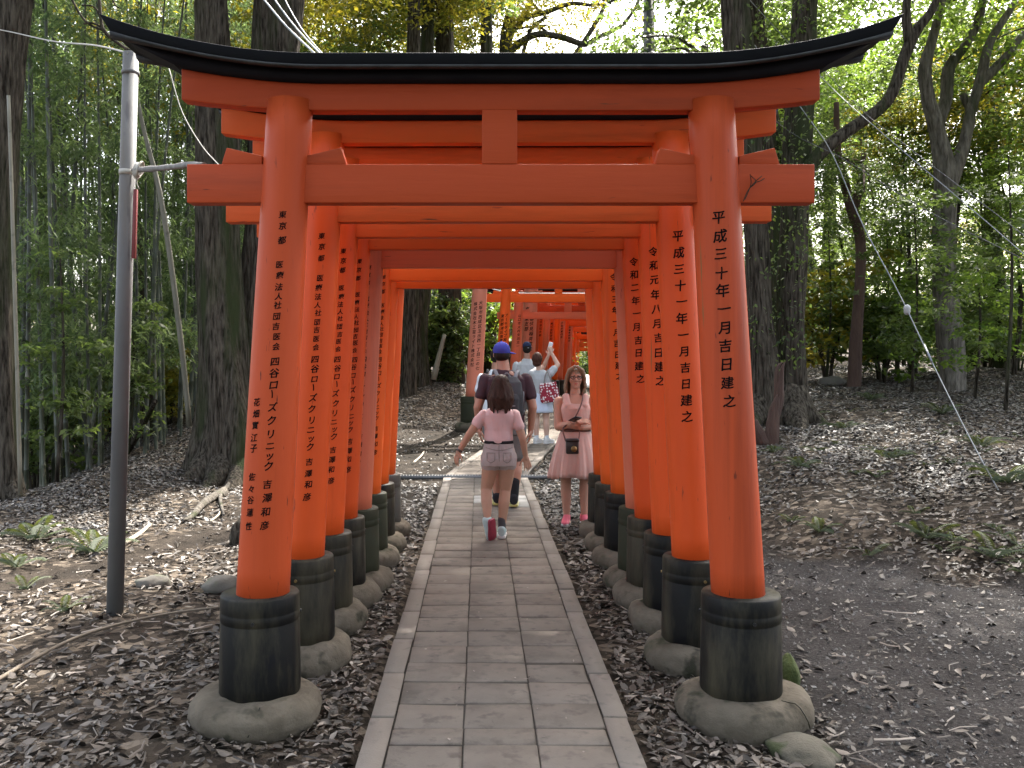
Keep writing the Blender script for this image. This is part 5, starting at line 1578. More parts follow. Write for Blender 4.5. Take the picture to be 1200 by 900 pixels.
def shoe(o, ank, toe, up, L_, mat, solemat, name='shoe', w=0.045):
    """ankle point, toe direction, up direction"""
    d = V3(toe).normalized(); u = V3(up); u = (u - d * u.dot(d)).normalized(); s_ = d.cross(u)
    a = V3(ank)
    heel = a - d * 0.24 * L_
    rings, sole = [], []
    for t, hw, h in ((0.0, 0.55, 0.75), (0.06, 0.80, 0.95), (0.2, 0.88, 1.0), (0.36, 0.86, 0.92), (0.5, 0.90, 0.72), (0.68, 1.0, 0.58), (0.84, 0.92, 0.48), (0.95, 0.66, 0.38), (1.0, 0.35, 0.25)):
        c = heel + d * (t * L_)
        H_ = h * 0.105 * (L_ / 0.25)
        W_ = hw * w
        ring = []
        for j in range(14):
            th = 2 * math.pi * j / 14
            y_ = math.sin(th); x_ = math.cos(th)
            ring.append(c + s_ * (W_ * math.copysign(abs(x_) ** 0.8, x_)) + u * (-0.045 + (H_ * 0.5) * (1 + math.copysign(abs(y_) ** 0.8, y_))))
        rings.append(ring)
        sole.append([c + s_ * (W_ * 1.07 * sx) + u * (-0.066 + zz + (0.012 if t > 0.93 else 0)) for sx, zz in ((-1, 0), (1, 0), (1.03, 0.026), (-1.03, 0.026))])
    sh = Geo().loft(rings).build(name, mat, o)
    Geo().loft(sole, True, False).build('sole', solemat, sh, bevel=0.004)
    return sh

def person(label, loc, group=None):
    return tag(empty('person', loc), label, 'person', group)

def hair_long(parent, c, s, fy, zbot, rx, ry, mat, seed, back=0.0, front_open=False, vox=0.0055):
    """shoulder length hair: skull cap and a curtain of separate locks"""
    B = Body(); c = V3(c)
    B.ell(c + Vector((0, -0.07 * s * fy, 0.12 * s)), (0.375 * s, 0.43 * s, 0.415 * s))
    r_ = random.Random(seed)
    n = 64
    for i in range(n):
        a = 2 * math.pi * i / n + r_.uniform(-.05, .05)
        fwd = math.sin(a) * fy          # +1 towards the face
        if fwd > (0.35 if front_open else 0.45): continue
        top = c + Vector((0.34 * s * math.cos(a), (0.36 * s * math.sin(a) - 0.07 * s * fy), 0.12 * s))
        zb = zbot + r_.uniform(-0.025, 0.035) + (0.05 if fwd > 0.1 else 0)
        mid = Vector((c.x + rx * 0.95 * math.cos(a), c.y + back * 0.5 + ry * math.sin(a) - 0.06 * s * fy, (c.z + zb) / 2))
        bot = Vector((c.x + rx * (0.80 + r_.uniform(-.06, .08)) * math.cos(a), c.y + back + ry * 0.75 * math.sin(a) - 0.05 * s * fy, zb))
        B.limb([top, mid, bot], [0.078 * s, 0.082 * s, 0.032 * s], 8)
    return B.remesh('hair', mat, parent, vox, 3, wrinkle=0.003, wscale=34)

# ---- 1: girl in a pink tee walking away
zp = 0.038
o = person('girl in pink tee and grey denim shorts walking away along the path, long dark hair', (0.187, 8.25, zp))
B = Body()
hc = (0.008, 0.015, 1.375)
head(B, hc, 0.215, 1)
B.cap_((0.0, 0.0, 1.17), (0.005, 0.01, 1.29), 0.052, 0.048)
B.trunk_([(0.66, -0.01, 0, 0.145, 0.115), (0.75, -0.01, 0, 0.15, 0.11), (0.86, -0.012, 0.005, 0.115, 0.085), (0.95, -0.012, 0.01, 0.112, 0.08), (1.05, -0.01, 0.01, 0.130, 0.088), (1.13, -0.008, 0.005, 0.13, 0.08), (1.18, -0.005, 0, 0.07, 0.06)])
EL, WL = (-0.285, -0.01, 0.935), (-0.375, 0.02, 0.785)
ER, WR = (0.205, -0.03, 0.905), (0.232, 0.02, 0.745)
B.limb([(-0.155, 0, 1.115), EL, WL], [0.045, 0.035, 0.024]); B.limb([(0.14, 0, 1.115), ER, WR], [0.045, 0.035, 0.024])
hand(B, WL, (-0.35, 0.12, -1), (0.75, 0.5, -0.1), 0.155, 1, 0.45)
hand(B, WR, (0.25, 0.0, -1), (-0.5, 0.85, 0.1), 0.155, -1, 0.22)
KL, AL = (-0.125, 0.03, 0.445), (-0.115, -0.10, 0.185)
KR, AR = (0.05, 0.05, 0.43), (0.015, -0.005, 0.085)
B.limb([(-0.075, 0, 0.70), KL], [0.088, 0.052]); B.limb([KL, (-0.122, -0.035, 0.335), AL], [0.050, 0.052, 0.031])
B.limb([(0.065, 0, 0.70), KR], [0.088, 0.052]); B.limb([KR, (0.036, 0.012, 0.32), AR], [0.050, 0.053, 0.031])
B.remesh('body', M['skin_girl'], o, 0.006, 5)
T = Body()
T.trunk_([(0.868, -0.012, 0.0, 0.132, 0.098), (0.90, -0.012, 0.0, 0.138, 0.10), (0.98, -0.012, 0.008, 0.132, 0.096), (1.06, -0.01, 0.01, 0.146, 0.102), (1.12, -0.008, 0.005, 0.148, 0.096), (1.16, -0.006, 0.0, 0.118, 0.08), (1.195, -0.004, 0, 0.066, 0.06)])
for a, e in (((-0.15, 0, 1.118), EL), ((0.135, 0, 1.118), ER)):
    a, e = V3(a), V3(e); T.cap_(a, a.lerp(e, 0.46), 0.053, 0.052)
T.remesh('tee_shirt', M['pink_tee'], o, 0.0065, 2, wrinkle=0.011)
S = Body()
S.trunk_([(0.66, -0.012, 0, 0.158, 0.122), (0.73, -0.012, -0.005, 0.160, 0.128), (0.80, -0.012, 0, 0.146, 0.116), (0.875, -0.012, 0, 0.128, 0.096)])
for q, kk, ln in ((-0.080, KL, 0.10), (0.060, KR, 0.08)):
    a = V3((q, 0, 0.70)); S.cap_(a + Vector((0, 0, 0.03)), a.lerp(V3(kk), ln), 0.097, 0.094)
sh_ = S.remesh('denim_shorts', M['denim'], o, 0.0065, 3, wrinkle=0.004, wscale=14)
seam = Geo()
seam.tube(spline([(-0.012, -0.097, 0.868), (-0.012, -0.126, 0.78), (-0.010, -0.132, 0.72), (-0.006, -0.10, 0.64)], 10), 0.003, 5)
seam.tube(spline([(-0.13, -0.070, 0.828), (-0.07, -0.112, 0.815), (-0.012, -0.118, 0.808), (0.05, -0.112, 0.815), (0.11, -0.070, 0.828)], 12), 0.0028, 5)
tag(seam.build('seam', M['dkdenim'], sh_), kind='stuff')
for q in (-1, 1):
    pk = Geo()
    cx = -0.012 + q * 0.073
    yb = lambda x, z: -0.006 - 0.127 * math.sqrt(max(0.02, 1 - ((x + 0.012) / 0.166) ** 2))
    pts = [(cx - 0.036, 0.785), (cx + 0.036, 0.785), (cx + 0.034, 0.715), (cx, 0.695), (cx - 0.034, 0.715), (cx - 0.036, 0.785)]
    pk.tube([(x, yb(x, z) - 0.002, z) for x, z in pts], 0.0035, 5)
    pk.build('pocket', M['dkdenim'], sh_)
Body().trunk_([(0.862, -0.012, 0, 0.1335, 0.100), (0.888, -0.012, 0, 0.1315, 0.098)]).build('belt', M['blackcloth'], o)
hair_long(o, hc, 0.215, 1, 1.165, 0.112, 0.105, M['hair_dark'], 3, back=-0.03)
for A_, up_, tdir in ((AL, None, None), (AR, None, None)):
    pass
Body().cap_(V3(AL).lerp(V3(KL), 0.42), V3(AL) + Vector((0, 0.01, -0.05)), 0.037, 0.036).build('sock', M['sock'], o)
Body().cap_(V3(AR) + Vector((0.002, 0, 0.085)), V3(AR) - Vector((0, 0, 0.02)), 0.037, 0.036).build('sock', M['sock'], o)
shoe(o, V3(AL) + Vector((0, 0.0, -0.03)), (0.04, 0.30, -1), (-0.80, 0.75, 0.2), 0.225, M['mint'], M['redsole'], w=0.042)
shoe(o, V3(AR) + Vector((0, 0, -0.018)), (0.05, 1, 0.0), (0, 0, 1), 0.225, M['mint'], M['whiteshoe'], w=0.042)
g = Geo(); 
wl = V3(WL); dl = (V3(WL) - V3(EL)).normalized()
for k_ in (0.0, 0.011):
    c = wl - dl * (0.01 + k_); a = dl.cross(Vector((0, 1, 0))).normalized(); b2 = dl.cross(a)
    g.tube([c + a * 0.029 * math.cos(t * 0.4189) + b2 * 0.029 * math.sin(t * 0.4189) for t in range(16)], 0.0045, 6)
g.build('bracelet', M['bracelet'], o)

# ---- 2: man in a blue cap with a backpack, ahead of her
o = person('tall man in royal blue cap and dark maroon tee, with a charcoal backpack', (0.295, 10.05, zp))
o.scale = (1.10, 1.05, 1.0)
B = Body()
hc = (-0.045, 0.03, 1.685)
head(B, hc, 0.235, 1, False)
B.cap_((-0.02, 0.0, 1.46), (-0.035, 0.02, 1.60), 0.068, 0.064)
B.trunk_([(0.86, 0, 0, 0.16, 0.12), (0.98, 0, 0, 0.158, 0.115), (1.12, 0, 0, 0.165, 0.115), (1.28, 0, 0, 0.195, 0.125), (1.42, 0, 0, 0.18, 0.11), (1.50, -0.01, 0, 0.08, 0.075)])
EL, WL = (-0.285, -0.03, 1.10), (-0.27, 0.05, 0.86)
ER, WR = (0.265, -0.04, 1.10), (0.25, 0.03, 0.85)
B.limb([(-0.205, 0, 1.40), EL, WL], [0.060, 0.046, 0.032]); B.limb([(0.205, 0, 1.40), ER, WR], [0.060, 0.046, 0.032])
hand(B, WL, (0.05, 0.15, -1), (0.9, 0.2, 0), 0.19, 1, 0.5); hand(B, WR, (-0.02, 0.12, -1), (-0.9, 0.2, 0), 0.19, -1, 0.5)
KL, AL = (-0.10, 0.10, 0.50), (-0.09, 0.10, 0.09)
KR, AR = (0.10, 0.01, 0.50), (0.075, -0.06, 0.10)
B.limb([(-0.10, 0, 0.90), KL, (-0.10, 0.06, 0.38), AL], [0.095, 0.062, 0.062, 0.038])
B.limb([(0.10, 0, 0.90), KR, (0.095, -0.03, 0.38), AR], [0.095, 0.062, 0.062, 0.038])
B.remesh('body', M['skin_man'], o, 0.0075, 4)
T = Body()
T.trunk_([(0.92, 0, 0, 0.185, 0.14), (1.05, 0, 0, 0.182, 0.135), (1.28, 0, 0, 0.212, 0.142), (1.41, 0, 0, 0.205, 0.125), (1.47, -0.01, 0, 0.13, 0.09), (1.515, -0.015, 0, 0.078, 0.074)])
for a, e in (((-0.20, 0, 1.405), EL), ((0.20, 0, 1.405), ER)):
    a, e = V3(a), V3(e); T.cap_(a, a.lerp(e, 0.58), 0.070, 0.066)
T.remesh('tee_shirt', M['maroon'], o, 0.008, 2, wrinkle=0.012)
S = Body().trunk_([(0.80, 0, 0, 0.185, 0.14), (0.95, 0, 0, 0.175, 0.135)])
for q, kk in ((-0.1, KL), (0.1, KR)):
    a = V3((q, 0, 0.88)); S.cap_(a, a.lerp(V3(kk), 0.8), 0.105, 0.10)
S.remesh('shorts', M['khaki'], o, 0.009, 3, wrinkle=0.006)
P_ = Body()
P_.trunk_([(0.98, 0, -0.20, 0.145, 0.09), (1.06, 0, -0.215, 0.165, 0.11), (1.25, 0, -0.205, 0.165, 0.105), (1.38, 0, -0.185, 0.145, 0.08), (1.44, 0, -0.165, 0.10, 0.05)])
P_.trunk_([(1.01, 0, -0.30, 0.115, 0.05), (1.20, 0, -0.305, 0.12, 0.05), (1.25, 0, -0.29, 0.10, 0.04)])
pk = P_.remesh('backpack', M['pack'], o, 0.008, 4, wrinkle=0.006)
for q in (-1, 1):
    st = Geo()
    pts = spline([(q * 0.075, -0.17, 1.40), (q * 0.10, -0.12, 1.47), (q * 0.115, -0.02, 1.505), (q * 0.125, 0.10, 1.46), (q * 0.14, 0.14, 1.30), (q * 0.17, 0.06, 1.10), (q * 0.165, -0.10, 1.04)], 20)
    for a, b in zip(pts[:-1], pts[1:]): pass
    st.tube(pts, 0.020, 8); st.build('shoulder_strap', M['pack_strap'], pk)
g = Geo().tube(spline([(-0.04, -0.17, 1.43), (0, -0.19, 1.48), (0.04, -0.17, 1.43)], 8), 0.009, 6); g.build('grab_handle', M['pack_strap'], pk)
g = Geo()
for q in (-0.17, 0.17):
    g.box((q * 0.98, -0.21, 1.18), (0.012, 0.05, 0.2))
g.box((0, -0.352, 1.13), (0.16, 0.006, 0.012)); 
tag(g.build('buckle', M['pack_strap'], pk), kind='stuff')
C_ = Body().ell(V3(hc) + Vector((0, -0.012, 0.045)), (0.088, 0.108, 0.098))
cp = C_.remesh('cap', M['cap_blue'], o, 0.007, 3)
# the cap's peak turned a little to the right
pk_ = Geo(); rings = []
for t in np.linspace(-1, 1, 13):
    a = R(28) + t * R(46)
    c0 = V3(hc) + Vector((0.080 * math.cos(a), 0.100 * math.sin(a), 0.032))
    ext = 0.085 * math.sqrt(max(0.03, 1 - t * t))
    c1 = c0 + Vector((math.cos(a) * ext * .9, math.sin(a) * ext, -0.022))
    rings.append([c0 + Vector((0, 0, 0.004)), c0 - Vector((0, 0, 0.004)), c1 - Vector((0, 0, 0.004)), c1 + Vector((0, 0, 0.003))])
pk_.loft(rings).build('peak', M['cap_blue'], cp)
Body().ell(V3(hc) + Vector((0, -0.014, 0.142)), (0.009, 0.009, 0.006), n=8, m=5).build('button', M['cap_blue'], cp)
H_ = Body().ell(V3(hc) + Vector((0, -0.028, -0.005)), (0.083, 0.088, 0.078)); H_.remesh('hair', M['hair_short'], o, 0.008, 2)
for A_ in (AL, AR):
    Body().cap_(V3(A_) + Vector((0.004, 0.01, 0.19)), V3(A_) - Vector((0, 0, 0.02)), 0.058, 0.045).build('sock', M['blackcloth'], o)
    shoe(o, V3(A_) - Vector((0, 0, 0.022)), (0.02, 1, 0), (0, 0, 1), 0.29, M['blackcloth'], M['yellowshoe'], w=0.05)

# ---- 3: woman in a pink dress facing the camera, arms folded
o = person('woman in dusty pink dress and glasses facing the camera with folded arms and a phone', (0.965, 9.12, gz(0.965, 9.12)))
s_h = 0.225
hc = (0.0, 0.0, 1.475)
B = Body()
head(B, hc, s_h, -1)
B.cap_((0, 0.01, 1.27), (0, 0.005, 1.39), 0.055, 0.050)
B.trunk_([(0.80, 0, 0, 0.155, 0.115), (0.95, 0, 0, 0.135, 0.10), (1.08, 0, 0, 0.142, 0.105), (1.17, 0, -0.01, 0.148, 0.11), (1.25, 0, 0, 0.14, 0.085), (1.30, 0, 0.005, 0.065, 0.06)])
SR, ER_, WR_ = (-0.165, 0.0, 1.235), (-0.175, -0.05, 0.985), (-0.005, -0.20, 1.03)
SL, EL_, WL_ = (0.165, 0.0, 1.235), (0.180, -0.06, 0.995), (0.045, -0.175, 0.985)
B.limb([SR, ER_, WR_], [0.052, 0.043, 0.028]); B.limb([SL, EL_, WL_], [0.052, 0.043, 0.028])
hand(B, WR_, (0.9, -0.05, 0.25), (0, 0.5, -0.9), 0.165, 1, 0.7)
hand(B, WL_, (-0.9, -0.2, 0.1), (0, 0.6, 0.8), 0.165, -1, 0.6)
KL, AL = (-0.095, 0.0, 0.44), (-0.085, 0.01, 0.075)
KR, AR = (0.095, 0.0, 0.44), (0.092, 0.01, 0.075)
for K_, A_, q in ((KL, AL, -1), (KR, AR, 1)):
    B.limb([(q * 0.085, 0, 0.78), K_], [0.088, 0.054]); B.limb([K_, V3(K_).lerp(V3(A_), 0.32) + Vector((0, 0.012, 0)), A_], [0.050, 0.054, 0.031])
    B.ell(V3(A_) + Vector((0, -0.05, -0.045)), (0.034, 0.09, 0.03))
B.remesh('body', M['skin_woman'], o, 0.006, 4)
face_parts(o, hc, s_h, -1)
# glasses
gl = Geo()
for q in (-1, 1):
    gl.tube([V3(hc) + Vector((q * 0.031 + 0.021 * math.cos(a), -0.088, 0.003 + 0.016 * math.sin(a))) for a in [i * 0.4189 for i in range(16)]], 0.0032, 6)
    gl.tube([V3(hc) + Vector((q * 0.052, -0.086, 0.006)), V3(hc) + Vector((q * 0.078, 0.0, 0.006))], 0.003, 5)
gl.tube([V3(hc) + Vector((-0.010, -0.09, 0.008)), V3(hc) + Vector((0.010, -0.09, 0.008))], 0.003, 5)
gl.build('glasses', M['glass'], o)
# dress: bodice, then a gathered skirt
D = Body()
D.trunk_([(0.90, 0, 0, 0.148, 0.115), (0.98, 0, 0, 0.142, 0.108), (1.08, 0, -0.005, 0.152, 0.118), (1.17, 0, -0.012, 0.156, 0.122), (1.22, 0, -0.004, 0.142, 0.104)])
for q in (-1, 1):
    D.limb([(q * 0.085, -0.085, 1.20), (q * 0.098, -0.035, 1.288), (q * 0.095, 0.06, 1.27), (q * 0.08, 0.085, 1.2)], [0.040, 0.036, 0.036, 0.04], 12)
ds = D.remesh('dress', M['dress'], o, 0.007, 3, wrinkle=0.006, wscale=14)
def gathered(rings, nf, amp, ph, n=150, jag=0.0):
    """hanging cloth: (z, cx, cy, rx, ry) rings with folds that deepen towards the hem, with an inside"""
    out = []
    zt_, zb_ = rings[0][0], rings[-1][0]
    for side in (0, 1):
        seq = rings if side == 0 else rings[::-1]
        for z, cx, cy_, rx, ry in seq:
            u = (zt_ - z) / (zt_ - zb_)
            ring = []
            for j in range(n):
                a = 2 * math.pi * j / n
                f = 1 + amp * (u ** 1.2) * (math.sin(nf * a + ph + 1.4 * math.sin(2 * a + ph)) + 0.35 * math.sin(2.3 * nf * a + 2 * ph))
                if side: f *= 0.975
                ring.append((cx + rx * f * math.cos(a), cy_ + ry * f * math.sin(a), z + jag * u * math.sin(3 * a + ph) ))
            out.append(ring)
    return Geo().loft(out, False)
sk = gathered([(0.955, 0, 0, 0.143, 0.110), (0.90, 0, 0, 0.165, 0.13), (0.80, 0, 0, 0.195, 0.155), (0.70, 0.0, 0, 0.222, 0.172), (0.60, 0, 0, 0.245, 0.185), (0.52, -0.004, 0, 0.256, 0.192), (0.475, -0.005, 0, 0.258, 0.194)], 12, 0.075, 0.7, jag=0.012)
sk.build('skirt', M['dress'], ds)
Body().trunk_([(0.938, 0, 0, 0.152, 0.119), (0.952, 0, 0, 0.155, 0.122), (0.968, 0, 0, 0.150, 0.118)]).build('belt', M['belt'], o)
hair_long(o, hc, s_h, -1, 1.285, 0.105, 0.10, M['hair_light'], 5, back=0.02, front_open=True)
fr = Body()
for q in (-1, 1):
    fr.limb([V3(hc) + Vector((q * 0.015, -0.075, 0.112)), V3(hc) + Vector((q * 0.065, -0.062, 0.075)), V3(hc) + Vector((q * 0.088, -0.03, 0.0)), V3(hc) + Vector((q * 0.098, -0.02, -0.09))], [0.018, 0.022, 0.022, 0.018], 10)
fr.remesh('fringe', M['hair_light'], o, 0.006, 2, wrinkle=0.003, wscale=30)
cbag = tag(empty('camera_bag', (0.965 - 0.055, 9.12 - 0.235, gz(0.965, 9.12) + 0.80)), 'small black camera case hanging at the hip of the woman in pink', 'camera bag')
Geo().box((0, 0, 0), (0.125, 0.075, 0.135)).build('case', M['camleather'], cbag, bevel=0.014)
Geo().box((0, -0.004, 0.066), (0.132, 0.085, 0.035)).build('flap', M['camleather'], cbag, bevel=0.012)
Geo().lathe([(0.028, -0.0), (0.03, 0.01), (0.022, 0.022), (0.004, 0.024)], 16).build('front_stud', M['brass'], cbag).rotation_euler = (R(90), 0, 0)
cbag.children[2].location = (0.012, -0.036, -0.015)
Geo().tube(spline([(-0.062, 0.0, 0.055), (-0.085, 0.03, 0.14), (-0.075, 0.08, 0.19), (0.02, 0.075, 0.26), (0.10, 0.088, 0.42), (0.125, 0.17, 0.515), (0.10, 0.28, 0.50)], 22), 0.008, 6).build('strap', M['belt'], cbag)
Geo().tube(spline([(0.062, 0.0, 0.055), (0.075, 0.03, 0.14), (0.08, 0.09, 0.20), (0.1, 0.16, 0.24)], 12), 0.006, 6).build('strap', M['belt'], cbag)
ph = tag(empty('phone', (0.965 - 0.03, 9.12 - 0.265, gz(0.965, 9.12) + 1.075)), 'black phone in the hand of the woman in pink', 'phone')
Geo().box((0, 0, 0), (0.075, 0.13, 0.010), Matrix.Rotation(R(-24), 3, 'X') @ Matrix.Rotation(R(28), 3, 'Z')).build('phone_body', M['phone'], ph, bevel=0.003)
for A_, q in ((AL, -1), (AR, 1)):
    shoe(o, V3(A_) - Vector((0, 0, 0.018)), (q * 0.22, -1, 0), (0, 0, 1), 0.235, M['pinkshoe'], M['whiteshoe'], w=0.042)

# ---- 4: woman holding up a phone, further on
Y4 = 16.2
z4 = float(path_z(Y4)) + 0.038
o = person('woman in grey tee and pale blue skirt holding up a phone, seen from behind', (1.10, Y4, z4))
hc = (-0.07, 0.0, 1.50)
B = Body()
head(B, hc, 0.22, 1)
B.cap_((-0.02, 0, 1.28), (-0.05, 0, 1.42), 0.054, 0.05)
B.trunk_([(0.78, 0, 0, 0.16, 0.12), (0.95, 0, 0, 0.15, 0.11), (1.10, 0, 0, 0.155, 0.11), (1.22, 0, 0, 0.155, 0.10), (1.30, -0.01, 0, 0.08, 0.07)])
SL, EL, WL = (-0.16, 0, 1.24), (0.06, 0.28, 1.36), (0.155, 0.20, 1.58)
SR, ER, WR = (0.16, 0, 1.24), (0.31, 0.10, 1.40), (0.20, 0.17, 1.62)
B.limb([SL, EL, WL], [0.052, 0.044, 0.028]); B.limb([SR, ER, WR], [0.054, 0.046, 0.028])
hand(B, WL, (0.15, 0.0, 1), (0.3, 1, 0), 0.16, 1, 0.7); hand(B, WR, (-0.15, 0, 1), (-0.3, 1, 0), 0.16, -1, 0.7)
for q, (K_, A_) in ((-1, ((-0.085, 0.02, 0.45), (-0.08, 0.0, 0.08))), (1, ((0.09, 0.0, 0.45), (0.10, -0.02, 0.08)))):
    B.limb([(q * 0.085, 0, 0.76), K_], [0.09, 0.058]); B.limb([K_, V3(K_).lerp(V3(A_), 0.3) - Vector((0, 0.015, 0)), A_], [0.054, 0.058, 0.034])
    Body().cap_(V3(A_) + Vector((0, 0, 0.06)), V3(A_) - Vector((0, 0, 0.02)), 0.04, 0.04).build('sock', M['white_tee'], o)
    shoe(o, V3(A_) - Vector((0, 0, 0.02)), (0.75, 0.65, 0), (0, 0, 1), 0.25, M['whiteshoe'], M['whiteshoe'], w=0.046)
B.remesh('body', M['skin_pale'], o, 0.009, 3)
T = Body().trunk_([(0.86, 0, 0, 0.185, 0.145), (1.0, 0, 0, 0.18, 0.138), (1.14, 0, 0, 0.185, 0.138), (1.23, 0, 0, 0.17, 0.12), (1.31, -0.012, 0, 0.08, 0.075)])
for a, e in ((SL, EL), (SR, ER)):
    a, e = V3(a), V3(e); T.cap_(a, a.lerp(e, 0.52), 0.070, 0.070)
T.remesh('tee_shirt', M['grey_tee'], o, 0.009, 3, wrinkle=0.009)
gathered([(0.98, 0, 0, 0.165, 0.13), (0.88, 0, 0, 0.19, 0.15), (0.75, 0, 0, 0.205, 0.165), (0.60, 0, 0, 0.215, 0.175), (0.55, 0, 0, 0.217, 0.177)], 9, 0.03, 0.3, 80).build('skirt', M['sky_skirt'], o)
H_ = Body().ell(V3(hc) + Vector((0, -0.02, 0.015)), (0.095, 0.108, 0.115)).ell(V3(hc) + Vector((-0.005, -0.04, -0.06)), (0.08, 0.07, 0.07))
H_.remesh('hair', M['hair_red'], o, 0.009, 2, wrinkle=0.008, wscale=22)
ph = tag(empty('phone', (1.10 + 0.185, Y4 + 0.25, z4 + 1.74)), 'white phone held up high by the woman in the grey tee', 'phone')
Geo().box((0, 0, 0), (0.075, 0.012, 0.15), Matrix.Rotation(R(14), 3, 'Y')).build('phone_body', M['whitephone'], ph, bevel=0.003)
tb = tag(empty('tote_bag', (1.10 + 0.13, Y4 - 0.18, z4 + 0.93)), 'red and white patterned tote bag on the shoulder of the woman holding up a phone', 'tote bag')
T = Body().trunk_([(-0.19, 0, 0, 0.15, 0.045), (-0.15, 0, 0, 0.175, 0.06), (0.0, 0, 0, 0.17, 0.06), (0.13, 0, 0, 0.15, 0.045), (0.16, 0, 0, 0.145, 0.035)])
T.remesh('pouch', M['tote'], tb, 0.009, 3, wrinkle=0.008, wscale=14).rotation_euler = (0, R(-8), 0)
for q in (-1, 1):
    Geo().tube(spline([(q * 0.07 - 0.02, -0.02, 0.14), (q * 0.035 - 0.03, 0.02, 0.28), (-0.02, 0.10, 0.365), (0.0, 0.20, 0.375)], 14), 0.012, 7).build('handle', M['dkdenim'], tb)

# ---- 5: man in a navy cap next to her
Y5 = 17.2
z5 = float(path_z(Y5)) + 0.038
def back_man(label, loc, H, tee, hairm, cap, shorts, skin, vox=0.010):
    o = person(label, loc)
    k_ = H / 1.80
    P = lambda *p: Vector(p) * k_
    hc = P(0, 0.01, 1.66)
    B = Body()
    head(B, hc, 0.23 * k_, 1, False)
    B.cap_(P(0, 0, 1.42), P(0, 0.01, 1.56), 0.066 * k_, 0.06 * k_)
    B.trunk_([(0.86 * k_, 0, 0, 0.16, 0.12), (1.0 * k_, 0, 0, 0.165, 0.125), (1.2 * k_, 0, 0, 0.185, 0.125), (1.36 * k_, 0, 0, 0.18, 0.11), (1.46 * k_, 0, 0, 0.08, 0.075)])
    T = Body().trunk_([(0.86 * k_, 0, 0, 0.20, 0.15), (1.0 * k_, 0, 0, 0.195, 0.15), (1.22 * k_, 0, 0, 0.212, 0.148), (1.36 * k_, 0, 0, 0.205, 0.13), (1.43 * k_, 0, 0, 0.12, 0.09), (1.475 * k_, 0, 0, 0.076, 0.075)])
    for q in (-1, 1):
        S_, E_, W_ = P(q * 0.2, 0, 1.35), P(q * 0.27, -0.02, 1.07), P(q * 0.25, 0.06, 0.83)
        B.limb([S_, E_, W_], [0.058, 0.045, 0.032])
        hand(B, W_, (0, 0.1, -1), (-q * 0.9, 0.2, 0), 0.18, -q, 0.5)
        T.cap_(S_, S_.lerp(E_, 0.60), 0.070, 0.068)
        K_, A_ = P(q * 0.1, 0.02, 0.48), P(q * 0.1, 0, 0.09)
        B.limb([P(q * 0.1, 0, 0.86), K_, P(q * 0.1, -0.01, 0.37), A_], [0.095, 0.062, 0.062, 0.038])
        Body().cap_(A_ + Vector((0, 0, 0.08)), A_ - Vector((0, 0, 0.02)), 0.045, 0.044).build('sock', M['white_tee'], o)
        shoe(o, A_ - Vector((0, 0, 0.022)), (q * 0.15, 1, 0), (0, 0, 1), 0.28, M['whiteshoe'], M['whiteshoe'], w=0.05)
    B.remesh('body', skin, o, vox, 3)
    T.remesh('tee_shirt', tee, o, vox, 3, wrinkle=0.009)
    S = Body().trunk_([(0.78 * k_, 0, 0, 0.19, 0.145), (0.92 * k_, 0, 0, 0.18, 0.14)])
    for q in (-1, 1): S.cap_(P(q * 0.1, 0, 0.84), P(q * 0.1, 0.02, 0.55), 0.11, 0.108)
    S.remesh('shorts', shorts, o, vox, 3, wrinkle=0.007)
    H_ = Body().ell(hc + Vector((0, -0.022, 0.035)), (0.083, 0.098, 0.088)).ell(hc + Vector((0, -0.03, -0.01)), (0.08, 0.085, 0.075)); H_.remesh('hair', hairm, o, 0.009, 2)
    if cap:
        c = Body().ell(hc + Vector((0, -0.012, 0.05)), (0.088, 0.106, 0.094)).remesh('cap', cap, o, 0.008, 3)
        rings = []
        for t in np.linspace(-1, 1, 11):
            a = R(80) + t * R(48)
            c0 = hc + Vector((0.08 * math.cos(a), 0.098 * math.sin(a), 0.035)); e = 0.08 * math.sqrt(max(.03, 1 - t * t))
            c1 = c0 + Vector((math.cos(a) * e, math.sin(a) * e, -0.02))
            rings.append([c0 + Vector((0, 0, 0.004)), c0 - Vector((0, 0, 0.004)), c1 - Vector((0, 0, 0.004)), c1 + Vector((0, 0, 0.003))])
        Geo().loft(rings).build('peak', cap, c)
        Geo().box(hc + Vector((0.02, -0.117, 0.02)), (0.03, 0.004, 0.012)).build('clasp', M['steel'], c)
    return o
back_man('man in navy cap and light grey tee beside the woman holding up a phone', (0.90, Y5, z5), 1.80, M['grey_tee'], M['hair_short'], M['cap_navy'], M['khaki'], M['skin_man'])
# ---- 6: man with cropped hair in front of the man in the blue cap
o = back_man('man with cropped dark hair and white tee, half hidden behind the blue cap', (0.235, 13.0, float(path_z(13.0)) + 0.038), 1.80, M['white_tee'], M['hair_short'], None, M['khaki'], M['skin_man'])
Geo().tube(spline([(-0.12, -0.10, 1.33), (-0.125, -0.08, 1.42), (-0.12, 0.0, 1.465), (-0.11, 0.1, 1.42), (-0.09, 0.15, 1.3)], 14), 0.022, 8).build('shoulder_strap', M['blackcloth'], o)

